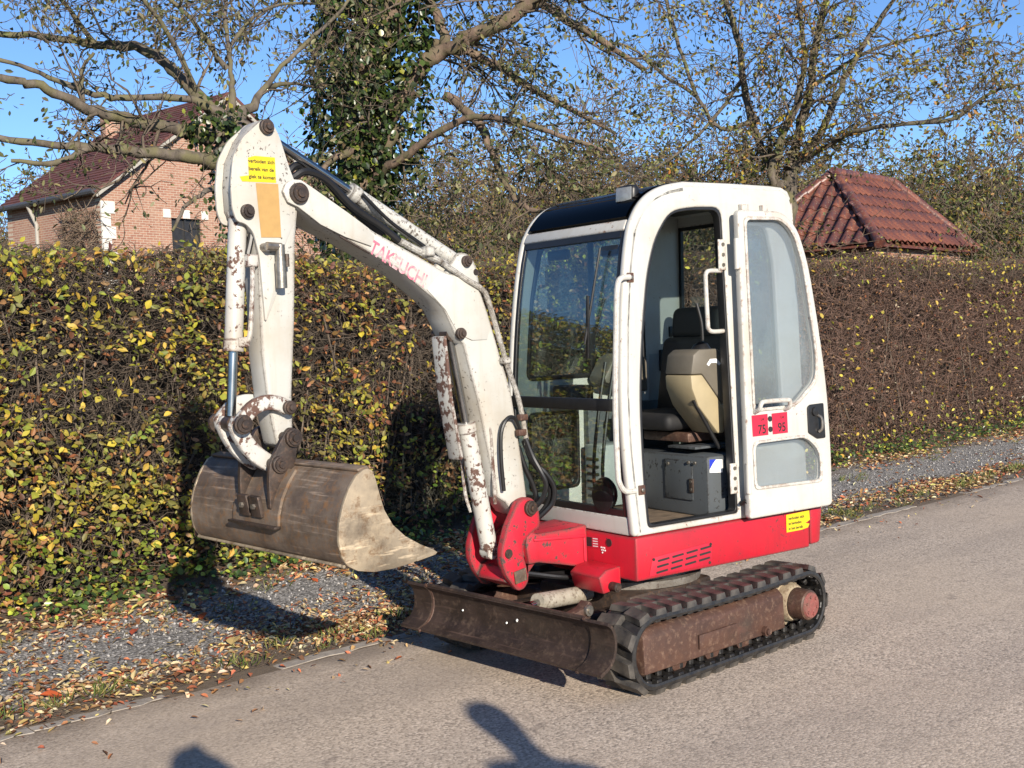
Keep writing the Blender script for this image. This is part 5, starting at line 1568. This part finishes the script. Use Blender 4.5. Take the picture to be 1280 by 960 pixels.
def limb_obj(name, limb, mat, parent, n=10, wob=.25):
    P = spline([Vector(p[:3]) for p in limb], 5); Rr = spline([Vector((p[3], 0, 0)) for p in limb], 5)
    rs_ = [max(.004, v.x) * (1 + random.uniform(-.10, .14)) for v in Rr]
    P = [p + Vector((random.gauss(0, 1), random.gauss(0, 1), random.gauss(0, 1))) * r_ * wob for p, r_ in zip(P, rs_)]
    return MB().tube([tuple(p - parent.location) for p in P], rs_, n).build(name, mat, parent, ang=80)

def tree_from(name, label, base, trunk, limbs, bark, twigmat, per_m, tl, lv_, leaf_n, pal, leaf_size, dens_r=.01, grp=None, levels=3, kids=(4, 4), grav=.02, lmat='leaf', spread=.8, limb_s=1., boost=()):
    t_ = empty(name, base)
    tag(t_, label, 'tree', grp)
    limb_obj('trunk', trunk, bark, t_, 14, .12)
    PS, DS, RS = [], [], []
    for bi, lb in enumerate(list(limbs) + list(boost)):
        lb = [(*p[:3], p[3] * limb_s) for p in lb]
        limb_obj('branch', lb, bark, t_)
        A = np.array(lb); ln = np.linalg.norm(np.diff(A[:, :3], axis=0), axis=1).sum()
        n = max(3, int(ln * per_m * (4.2 if bi >= len(limbs) else 1)))
        p, d, r = along(lb, n)
        PS.append(p); DS.append(unit(d * .6 + rng.normal(0, .75, p.shape))); RS.append(np.clip(r * .4, .004, .02))
    P, D, r = np.concatenate(PS), np.concatenate(DS), np.concatenate(RS)
    L = tl * rng.uniform(.5, 1.3, len(P))
    seg, tp, td = twigs(P, D, L, r, levels, kids, 4, .30, grav, spread)
    off = np.array(base)
    V, F = tubes(seg[0] - off, seg[1] - off, np.maximum(seg[2], dens_r), np.maximum(seg[3], dens_r * .75), 3)
    o = fast('twigs', V, F, twigmat, t_); o['kind'] = 'stuff'
    if leaf_n:
        i = rng.integers(0, len(tp), leaf_n)
        lp = tp[i] + rng.normal(0, .05, (leaf_n, 3)); ld = unit(td[i] + rng.normal(0, .6, (leaf_n, 3)) + np.array([0, 0, -.5]))
        V, F = leaves(lp - off, ld, rng.uniform(.6, 1.2, leaf_n) * leaf_size, .5, .2)
        o = fast('foliage', V, F, M[lmat], t_, rep4(pick(pal, leaf_n))); o['kind'] = 'stuff'
    return t_

trunk1 = [(-0.75, -5.08, -0.05, .25), (-0.70, -5.07, 1.2, .22), (-0.63, -5.06, 2.28, .20), (-0.55, -5.02, 2.76, .19), (-0.45, -5.00, 3.16, .18), (-0.43, -5.04, 3.42, .15)]
L1 = [[(-0.42, -5.03, 3.30, .100), (-0.08, -5.08, 3.39, .075), (0.40, -5.11, 3.42, .062), (0.80, -5.09, 3.49, .055), (1.11, -5.10, 3.60, .045), (1.36, -5.06, 3.64, .038), (1.69, -5.10, 3.65, .030), (2.4, -5.2, 3.75, .018)],
      [(-0.43, -5.04, 3.40, .090), (-0.24, -5.22, 3.71, .070), (-0.13, -5.48, 3.99, .062), (0.04, -5.64, 4.16, .055), (0.34, -5.93, 4.22, .045), (0.69, -6.25, 4.31, .035), (1.13, -6.52, 4.35, .028), (1.8, -6.7, 4.5, .016)],
      [(-0.37, -4.93, 3.11, .090), (0.03, -4.90, 3.12, .065), (0.50, -4.92, 3.14, .055), (0.86, -4.99, 3.16, .045), (1.22, -5.18, 3.20, .036), (1.54, -5.47, 3.26, .028)],
      [(-0.41, -5.06, 3.50, .060), (-0.05, -5.13, 3.67, .040), (0.39, -5.26, 3.64, .034), (0.67, -5.38, 3.68, .030), (0.99, -5.55, 3.83, .024), (1.30, -5.70, 3.94, .020)],
      [(-0.45, -5.01, 3.40, .080), (-0.81, -5.12, 3.83, .034), (-1.15, -5.10, 4.19, .027), (-1.61, -5.11, 4.58, .020), (-1.91, -5.13, 4.93, .016)],
      [(-0.43, -5.04, 3.43, .080), (-0.55, -5.22, 3.82, .032), (-0.60, -5.33, 4.20, .026), (-0.65, -5.44, 4.58, .022), (-0.77, -5.49, 5.04, .018)],
      [(0.87, -4.99, 3.14, .032), (1.18, -4.99, 3.01, .026), (1.42, -5.08, 3.04, .020)],
      [(-0.35, -4.94, 2.94, .050), (0.04, -4.62, 2.83, .028), (0.27, -4.55, 2.70, .020), (0.42, -4.54, 2.48, .014)],
      [(0.79, -5.20, 3.48, .020), (0.78, -5.22, 3.80, .018), (0.70, -5.15, 3.95, .014)]]
OLIVE = np.array([[.10, .12, .045], [.15, .165, .06], [.06, .075, .03], [.20, .19, .08], [.13, .10, .05], [.26, .24, .12]])
HI1 = [[(-0.55, -5.3, 4.0, .03), (-.2, -5.4, 4.5, .022), (.3, -5.6, 4.75, .016), (.9, -5.8, 4.8, .012)], [(-0.24, -5.22, 3.71, .035), (.1, -5.1, 4.2, .026), (.5, -5.0, 4.5, .018), (1.0, -5.0, 4.62, .012)],
       [(.34, -5.93, 4.22, .03), (.7, -5.9, 4.6, .02), (1.2, -5.9, 4.8, .014), (1.8, -5.9, 4.75, .01)], [(-0.60, -5.33, 4.20, .026), (-1.0, -5.4, 4.6, .02), (-1.5, -5.4, 4.75, .014), (-1.9, -5.5, 4.7, .01)], [(-0.81, -5.12, 3.83, .034), (-1.2, -5.3, 3.95, .022), (-1.7, -5.5, 4.0, .014)]]
t1 = tree_from('spreading_tree', 'mossy-limbed tree reaching long level branches in front of the brick house', (-.75, -5.08, 0), trunk1, L1, M['bark'], M['btwig'], 2.6, .62, 3, 3000, OLIVE, .058, .0034, levels=3, kids=(4, 3), grav=.03, limb_s=.78, boost=HI1)
def ivy_on(parent, pts, n, rad, pal=GREEN * .6, size=.07, name='ivy_cover'):
    A = np.array(pts); i = rng.uniform(0, len(A) - 1.001, n); k = i.astype(int); t = (i - k)[:, None]
    q = A[k] * (1 - t) + A[k + 1] * t
    v = unit(rng.normal(0, 1, (n, 3)) * np.array([1, 1, .45])); rr = (q[:, 3] * rad * rng.uniform(.55, 1.1, n) ** .6)[:, None]
    p = q[:, :3] + v * rr
    D = unit(v * .4 + rng.normal(0, .5, (n, 3)) + np.array([0, 0, -.7])); N = unit(v + rng.normal(0, .45, (n, 3)) + np.array([0, 0, .3]))
    V, F = leaves(p - np.array(parent.location), D, rng.uniform(.6, 1.25, n) * size, .85, .12, N)
    o = fast(name, V, F, M['ivy'], parent, rep4(np.where((rng.uniform(0, 1, n) < .05)[:, None], pick(YG[[2, 4]] * .7, n), pick(pal, n)))); o['kind'] = 'stuff'
ivy_on(t1, [(-0.60, -5.04, 2.5, .30), (-0.45, -5.00, 3.1, .30), (-0.38, -4.98, 3.38, .34), (-.15, -5.02, 3.46, .22)], 1100, .95, size=.055)

trunk2 = [(-2.94, -6.72, -.05, .36), (-2.96, -6.73, 2.42, .30), (-2.98, -6.75, 3.14, .27), (-3.00, -6.78, 3.85, .26), (-3.08, -6.74, 4.47, .25), (-3.22, -6.64, 5.00, .24), (-3.36, -6.55, 5.61, .22), (-3.47, -6.48, 6.14, .20), (-3.6, -6.4, 7.4, .14), (-3.65, -6.4, 8.6, .08)]
L2 = [[(-3.22, -6.59, 4.02, .110), (-3.44, -6.27, 4.47, .092), (-3.65, -5.95, 4.72, .082), (-3.85, -5.51, 4.89, .074), (-4.18, -5.09, 5.12, .066), (-4.44, -4.73, 5.35, .06), (-5.0, -4.3, 5.8, .05)],
      [(-3.65, -5.95, 4.72, .060), (-3.67, -6.09, 5.03, .055), (-3.65, -6.26, 5.33, .050), (-3.60, -6.33, 5.60, .050), (-3.6, -6.4, 6.3, .03)],
      [(-2.90, -6.75, 4.10, .080), (-2.69, -6.70, 4.76, .070), (-2.60, -6.68, 5.26, .060), (-2.50, -6.66, 5.57, .050), (-2.3, -6.7, 6.4, .03)],
      [(-2.94, -6.26, 3.38, .045), (-3.02, -5.79, 3.58, .040), (-3.21, -5.22, 3.80, .034), (-3.44, -4.74, 3.74, .030), (-3.64, -4.27, 3.53, .024), (-3.91, -3.87, 3.34, .018)],
      [(-2.98, -6.48, 3.19, .100), (-3.03, -6.33, 3.61, .070), (-3.16, -6.23, 3.87, .060)],
      [(-2.58, -6.33, 3.58, .050), (-2.27, -6.33, 3.43, .030), (-2.06, -6.25, 3.20, .020)],
      [(-3.43, -5.72, 4.15, .050), (-3.46, -5.26, 3.74, .045), (-3.45, -4.97, 3.25, .035), (-3.45, -4.68, 2.89, .030), (-3.48, -4.37, 2.78, .020)],
      [(-3.35, -6.5, 5.5, .08), (-4.2, -6.0, 5.6, .06), (-5.2, -5.6, 5.2, .045), (-6.2, -5.3, 4.7, .03)],
      [(-3.30, -6.6, 4.9, .07), (-4.4, -6.5, 4.9, .05), (-5.6, -6.4, 4.5, .035), (-6.6, -6.2, 4.1, .02)],
      [(-3.2, -6.7, 5.1, .07), (-2.2, -6.9, 5.4, .05), (-1.0, -7.1, 5.5, .035), (.1, -7.2, 5.4, .02)]]
t2 = tree_from('ivy_clad_tree', 'tall tree with its trunk wrapped in dark green ivy', (-2.94, -6.72, 0), trunk2, L2, M['bark2'], M['btwig'], 4.2, 1.0, 3, 8000, OLIVE, .07, .0044, levels=3, kids=(4, 4), grav=-.02)
ivy_on(t2, [(-2.86, -6.62, 2.2, .50), (-2.86, -6.66, 3.2, .52), (-2.86, -6.70, 4.0, .50), (-2.88, -6.70, 4.7, .48), (-2.95, -6.65, 5.5, .40), (-3.1, -6.6, 6.3, .3)], 5600, .98, size=.08)
ivy_on(t2, [(-3.15, -6.45, 3.2, .30), (-3.25, -6.40, 4.1, .32), (-3.4, -6.35, 4.8, .22), (-3.55, -6.3, 5.6, .16)], 1700, 1.2, size=.075)

trunk3 = [(-9.80, -5.86, -.05, .26), (-9.82, -5.85, 1.5, .23), (-9.85, -5.84, 2.45, .20), (-9.89, -5.84, 3.14, .19), (-9.95, -5.82, 3.80, .16)]
L3 = [[(-9.95, -5.82, 3.78, .130), (-10.09, -5.73, 4.42, .110), (-10.23, -5.64, 4.99, .100), (-10.31, -5.59, 5.57, .085), (-10.45, -5.50, 6.15, .070), (-10.57, -5.43, 6.72, .050), (-10.6, -5.4, 7.8, .03)],
      [(-9.93, -5.84, 3.58, .110), (-9.58, -5.88, 3.65, .100), (-9.69, -5.81, 4.16, .090), (-9.72, -5.54, 4.69, .080), (-9.75, -5.41, 5.23, .060), (-9.75, -5.45, 5.91, .050), (-9.70, -5.53, 6.59, .040)],
      [(-9.85, -5.9, 3.2, .110), (-9.79, -5.96, 3.62, .100), (-9.78, -6.28, 4.36, .085), (-9.78, -6.47, 5.09, .080), (-9.85, -6.57, 5.71, .070), (-9.75, -6.69, 6.31, .060), (-9.61, -6.86, 6.91, .050)],
      [(-9.98, -5.81, 3.76, .100), (-10.04, -5.36, 4.30, .085), (-10.11, -5.07, 4.88, .070), (-10.30, -4.79, 5.46, .060), (-10.57, -4.56, 5.95, .045), (-10.85, -4.33, 6.39, .035)],
      [(-10.0, -5.75, 3.9, .070), (-10.16, -5.45, 4.06, .060), (-9.96, -4.75, 4.20, .050), (-10.09, -4.09, 4.22, .045), (-10.28, -3.51, 4.20, .040), (-10.39, -3.01, 4.49, .030), (-10.65, -2.51, 4.58, .020)],
      [(-9.78, -6.2, 4.6, .060), (-9.40, -6.64, 4.49, .050), (-9.33, -7.01, 5.02, .045), (-9.07, -7.40, 5.36, .040), (-8.75, -7.73, 5.79, .030), (-8.40, -8.05, 5.93, .020)],
      [(-9.33, -7.01, 5.02, .050), (-9.19, -7.18, 5.74, .045), (-9.10, -7.30, 6.34, .040), (-9.04, -7.38, 6.82, .035)],
      [(-10.09, -4.09, 4.22, .030), (-10.28, -3.63, 4.25, .024), (-10.48, -3.17, 4.40, .020), (-10.73, -2.66, 4.34, .014)],
      [(-9.8, -6.5, 5.2, .05), (-9.2, -6.9, 4.4, .04), (-8.6, -7.3, 3.9, .03), (-8.0, -7.6, 3.6, .02)],
      [(-10.2, -5.6, 5.0, .05), (-10.9, -5.0, 5.5, .04), (-11.6, -4.4, 5.7, .03), (-12.4, -3.8, 5.9, .018)]]
AUT = np.array([[.36, .27, .06], [.26, .22, .06], [.16, .17, .05], [.40, .20, .05], [.12, .08, .04], [.30, .13, .05]])
trunk3 = [(*p[:3], p[3] * .6) for p in trunk3]; L3 = [[(*p[:3], p[3] * .62) for p in l] for l in L3]
t3 = tree_from('many_stemmed_tree', 'nearly bare many-stemmed tree beside the tiled hut, few yellow leaves', (-9.80, -5.86, 0), trunk3, L3, M['bark'], M['btwig'], 3.6, 1.2, 3, 8500, np.concatenate([AUT, OLIVE, YG * .7]), .08, .0048, levels=4, kids=(5, 3, 2), grav=.03)

# thicket of shrubs behind the hedge
def shrub_parts(h, n, leafn, pal, rr, seed_leaf):
    a = rng.uniform(0, 2 * np.pi, n)
    P = np.stack([np.cos(a) * rng.uniform(0, .5, n), np.sin(a) * rng.uniform(0, .5, n), np.zeros(n)], 1)
    D = unit(np.stack([np.cos(a) * .45 + rng.normal(0, .2, n), np.sin(a) * .45 + rng.normal(0, .2, n), np.ones(n)], 1))
    seg, tp, td = twigs(P, D, h * rng.uniform(.6, 1.05, n), rng.uniform(.016, .034, n), 4, (6, 5, 3), 5, .22, .04, .75, .5)
    V, F = tubes(seg[0], seg[1], np.maximum(seg[2], rr), np.maximum(seg[3], rr * .7), 3)
    i = rng.integers(0, len(tp), leafn)
    lp = tp[i] + rng.normal(0, .06, (leafn, 3)); ld = unit(td[i] + rng.normal(0, .7, (leafn, 3)) + np.array([0, 0, -.3]))
    LV, LF = leaves(lp, ld, rng.uniform(.6, 1.2, leafn) * seed_leaf, .6, .2)
    return (V, F), (LV, LF, rep4(pick(pal, leafn)))
BR = np.array([[.22, .12, .07], [.15, .085, .055], [.28, .20, .07], [.18, .17, .05], [.12, .09, .05]])
GRN = np.array([[.12, .15, .04], [.09, .12, .035], [.20, .20, .05], [.06, .085, .03], [.30, .26, .06]])
kinds = [('bare_shrub', M['far_twig'], shrub_parts(3.6, 15, 4600, np.concatenate([BR, OLIVE, GRN]), .0062, .07)),
         ('bare_shrub', M['far_twig'], shrub_parts(4.2, 17, 6000, np.concatenate([BR, AUT, OLIVE, YG * .6]), .0062, .072)),
         ('leafy_shrub', M['btwig'], shrub_parts(3.4, 12, 5200, GRN, .0075, .085)),
         ('leafy_shrub', M['btwig'], shrub_parts(2.9, 12, 3600, np.concatenate([AUT, GRN]), .0075, .085))]
shr_me = []
for nm, mt, (a, b_) in kinds:
    t_ = empty(nm, (0, 0, 0))
    o1 = fast('twigs', a[0], a[1], mt, t_); o1['kind'] = 'stuff'
    o2 = fast('foliage', b_[0], b_[1], M['leaf'], t_, b_[2]); o2['kind'] = 'stuff'
    shr_me.append((t_, o1, o2, [False]))
def put_shrub(k, fwd, right, sc, rz, label, group, z=0.):
    t_, o1, o2, used = shr_me[k]
    p = CAM + Fv * fwd + Rv * right; p.z = z
    if used[0]:
        r_ = t_.copy(); col.objects.link(r_)
        for c_ in (o1, o2):
            q = c_.copy(); col.objects.link(q); q.parent = r_
    else:
        r_ = t_; used[0] = True
    r_.location = p; r_.rotation_euler = (0, 0, rz); r_.scale = (sc, sc, sc)
    tag(r_, label, 'shrub', group)
def pxr(px, D): return (px - 640) / 1459.4 * D
SH = [(0, 17, 560, .95), (1, 18, 640, .90), (0, 19, 700, 1.0), (1, 20, 770, .98), (1, 21, 840, 1.0), (0, 21, 900, .95), (1, 29, 945, 1.2), (2, 31, 1190, 1.55), (2, 33, 1120, 1.5), (3, 22, 1262, 1.0), (2, 29, 1235, 1.25), (0, 26, 1330, 1.1),
      (3, 15.5, 520, .75), (3, 15.5, 610, .72), (2, 16.5, 575, .8), (3, 16, 690, .74), (3, 17, 760, .78), (3, 18, 880, .75), (1, 32, 1060, 1.25), (3, 23, 20, .9), (2, 40, -30, 2.0), (0, 44, 20, 1.9),
      (1, 25, 530, 1.25), (0, 26, 600, 1.3), (1, 27, 670, 1.3), (0, 28, 735, 1.4), (1, 27, 800, 1.35), (0, 28, 865, 1.35), (1, 33, 1000, 1.5), (0, 34, 1100, 1.5), (1, 35, 1200, 1.6), (3, 30, 1290, 1.5)]
LBS = ['bare brown shrub standing close behind the ivy-clad tree', 'russet shrub behind the windscreen end of the cab roof', 'bare brown shrub behind the middle of the black skylight', 'tall russet shrub behind the work lamp on the cab roof', 'russet shrub behind the white part of the cab roof', 'bare shrub tangled between the cab roof and the many-stemmed tree', 'russet shrub rising behind the many-stemmed tree',
       'large green shrub behind the far end of the hut roof', 'large green shrub behind the ridge of the hut roof', 'yellowing shrub over the yellow-leaved end of the hedge', 'green shrub between the hut and the far end of the hedge', 'bare brown shrub at the far end of the bare hedge',
       'low yellowing shrub under the level branch of the ivy-clad tree', 'low yellowing shrub behind the arm cylinder end of the boom', 'green shrub over the hedge next to the ivy-clad trunk', 'low yellowing shrub over the hedge behind the windscreen', 'low yellowing shrub over the hedge behind the skylight', 'low yellowing shrub over the hedge seen through the rear window',
       'russet shrub between the hut and the many-stemmed tree', 'yellowing shrub at the foot of the brick house', 'broad green shrub beyond the eave end of the brick house', 'bare shrub beyond the eave end of the brick house']
LBS += ['tall russet shrub in the back row behind the ivy-clad tree', 'tall bare shrub in the back row behind the arm cylinder', 'tall russet shrub in the back row behind the windscreen edge', 'tall bare shrub in the back row behind the skylight', 'tall russet shrub in the back row behind the work lamp', 'tall bare shrub in the back row behind the white roof', 'tall russet shrub in the back row behind the many-stemmed tree', 'tall bare shrub in the back row behind the hut ridge', 'tall russet shrub in the back row behind the hut hip', 'tall yellowing shrub beyond the far end of the hedge']
for i, (k, D, px, sc) in enumerate(SH):
    put_shrub(k, D, pxr(px, D), sc, random.uniform(0, 6.28), LBS[i], ('bare thicket shrubs', 'russet thicket shrubs', 'green shrubs', 'yellowing shrubs')[k])

# far wood: bare crowns on the horizon
def far_parts(h):
    n = 5
    P = np.zeros((1, 3)); D = np.array([[0, 0, 1.]])
    seg, tp, td = twigs(P, D, np.array([h * .62]), np.array([.22]), 5, (14, 6, 5, 3), 6, .10, .06, .62, .52, .3)
    V, F = tubes(seg[0], seg[1], np.maximum(seg[2], .022), np.maximum(seg[3], .018), 3)
    m = 3200
    i = rng.integers(0, len(tp), m)
    LV, LF = leaves(tp[i] + rng.normal(0, .15, (m, 3)), td[i] + rng.normal(0, .6, (m, 3)), rng.uniform(.2, .38, m), .7, .2)
    return (V, F), (LV, LF, rep4(pick(np.array([[.20, .13, .07], [.17, .12, .07], [.26, .20, .08], [.14, .13, .05], [.22, .20, .07]]), m)))
far = []
for k in range(3):
    a, b_ = far_parts((15, 13, 17)[k])
    t_ = empty('far_tree', (0, 0, 0))
    o1 = fast('branches', a[0], a[1], M['far_twig'], t_); o1['kind'] = 'stuff'
    o2 = fast('foliage', b_[0], b_[1], M['leaf'], t_, b_[2]); o2['kind'] = 'stuff'
    far.append((t_, o1, o2, [False]))
for i in range(58):
    D = random.uniform(60, 120); px = -140 + i * 27 + random.uniform(-15, 15)
    t_, o1, o2, used = far[i % 3]
    if used[0]:
        r_ = t_.copy(); col.objects.link(r_)
        for c_ in (o1, o2):
            q = c_.copy(); col.objects.link(q); q.parent = r_
    else: r_ = t_; used[0] = True
    p = CAM + Fv * D + Rv * pxr(px, D); p.z = 0
    r_.location = p; r_.rotation_euler = (0, 0, random.uniform(0, 6.28)); s = random.uniform(.85, 1.15) * (.95 if px < 500 else 1.12)
    r_.scale = (s * 1.2, s * 1.2, s * D / 112)
    tag(r_, 'bare purplish-brown tree in the distant wood on the skyline', 'tree', 'trees of the distant wood')
# dead creeper on the house wall
n = 900
a = rng.uniform(.1, 2.0, n); z = rng.uniform(2.5, 5.4, n)
P = np.array(HC)[None] + np.array(hw)[None] * a[:, None] - np.array(hg)[None] * rng.uniform(.02, .14, n)[:, None]; P[:, 2] = z
E_ = P + rng.normal(0, .28, (n, 3)) * np.array([1, 1, 1.2]); 
V, F = tubes(P, E_, np.full(n, .012), np.full(n, .008), 3)
tag(fast('wall_creeper', V, F, M['far_twig'], None), 'leafless grey-brown creeper covering part of the house wall', 'creeper')
# ================================================================ the two people whose shadows fall on the road
def person(name, label, x, y, h, face, arms, top_c, leg_c):
    s = h / 1.78
    # joints: z up, facing +x before turning
    J = {'pelvis': (0, 0, .98, .13), 'waist': (0, 0, 1.10, .125), 'chest': (0, 0, 1.32, .15), 'neck0': (0, 0, 1.46, .075), 'neck': (.005, 0, 1.53, .055), 'head0': (.02, 0, 1.60, .075), 'head': (.015, 0, 1.67, .095), 'crown': (.005, 0, 1.745, .06)}
    Ed = [('pelvis', 'waist'), ('waist', 'chest'), ('chest', 'neck0'), ('neck0', 'neck'), ('neck', 'head0'), ('head0', 'head'), ('head', 'crown')]
    for sd, k in ((1, 'l'), (-1, 'r')):
        J['sh' + k] = (0, .17 * sd, 1.42, .068)
        el, wr = arms[0 if sd > 0 else 1]
        J['el' + k] = (el[0], el[1] * sd, el[2], .045); J['wr' + k] = (wr[0], wr[1] * sd, wr[2], .030)
        e_, w_ = Vector(el), Vector(wr); d = (w_ - e_).normalized()
        J['pa' + k] = tuple(Vector((w_.x, w_.y * sd, w_.z)) + Vector((d.x, d.y * sd, d.z)) * .07) + (.034,)
        Ed += [('chest', 'sh' + k), ('sh' + k, 'el' + k), ('el' + k, 'wr' + k), ('wr' + k, 'pa' + k)]
        pa = Vector(J['pa' + k][:3]); dd = Vector((d.x, d.y * sd, d.z)); sdv = dd.cross(Vector((0, 1, 0))).normalized()
        for f, (o_, l_) in enumerate(((-.030, .055), (-.010, .068), (.010, .072), (.030, .066))):
            J['f%d%s' % (f, k)] = tuple(pa + sdv * o_ + dd * .035) + (.009,)
            J['g%d%s' % (f, k)] = tuple(pa + sdv * o_ * 1.15 + dd * (.035 + l_)) + (.0075,)
            Ed += [('pa' + k, 'f%d%s' % (f, k)), ('f%d%s' % (f, k), 'g%d%s' % (f, k))]
        J['t' + k] = tuple(Vector(J['wr' + k][:3]) + dd * .06 + sdv * -.055) + (.010,)
        Ed += [('wr' + k, 't' + k)]
        J['hi' + k] = (0, .09 * sd, .92, .098); J['kn' + k] = (.02, .10 * sd, .50, .062); J['an' + k] = (-.01, .11 * sd, .09, .042); J['to' + k] = (.15, .125 * sd, .035, .034)
        Ed += [('pelvis', 'hi' + k), ('hi' + k, 'kn' + k), ('kn' + k, 'an' + k), ('an' + k, 'to' + k)]
    keys = list(J); ix = {k: i for i, k in enumerate(keys)}
    me = bpy.data.meshes.new(name)
    me.from_pydata([tuple(c * s for c in J[k][:3]) for k in keys], [(ix[a], ix[b_]) for a, b_ in Ed], [])
    o = link(name, me, None)
    o.location = (x, y, 0.004); o.rotation_euler = (0, 0, face)
    sk = o.modifiers.new('skin', 'SKIN'); sk.use_smooth_shade = True; sk.use_x_symmetry = False
    if not me.skin_vertices: 
        bmk = bmesh.new(); bmk.from_mesh(me); bmk.verts.layers.skin.verify(); bmk.to_mesh(me); bmk.free()
    for i, k in enumerate(keys):
        me.skin_vertices[0].data[i].radius = (J[k][3] * s, J[k][3] * s * (1.25 if k in ('chest', 'waist', 'pelvis') else 1))
    me.skin_vertices[0].data[0].use_root = True
    o.modifiers.new('sub', 'SUBSURF').render_levels = 2
    t = T(name + '_look')
    z = t.n('SeparateXYZ', {0: t.co}).outputs[2]
    c = t.ramp(t.n('MapRange', {0: z, 1: 0., 2: h}).outputs[0], (0., (.02, .02, .02)), (.05, leg_c), (.54, top_c), (.86, (.42, .24, .17)), (.955, (.05, .03, .02)))
    c.node.color_ramp.interpolation = 'CONSTANT'
    t.set(Base_Color=c, Roughness=.8)
    me.materials.append(t.m)
    tag(o, label, 'person')
    return o
fa = math.atan2(Fv.y, Fv.x)
bk_ = CAM - Fv * .42
person('person', 'person in dark jacket raising both hands to hold a phone', 4.55, 4.38, 1.87, fa + .25, (((.14, .25, 1.32), (.24, .10, 1.52)), ((.14, .25, 1.32), (.24, .10, 1.52))), (.03, .03, .04), (.03, .04, .07))
person('person', 'person in dark coat standing with arms down at the roadside', 3.45, 4.83, 1.88, fa - .2, (((-.03, .26, 1.15), (.03, .27, .90)), ((-.03, .26, 1.15), (.03, .27, .90))), (.04, .035, .03), (.03, .03, .035))
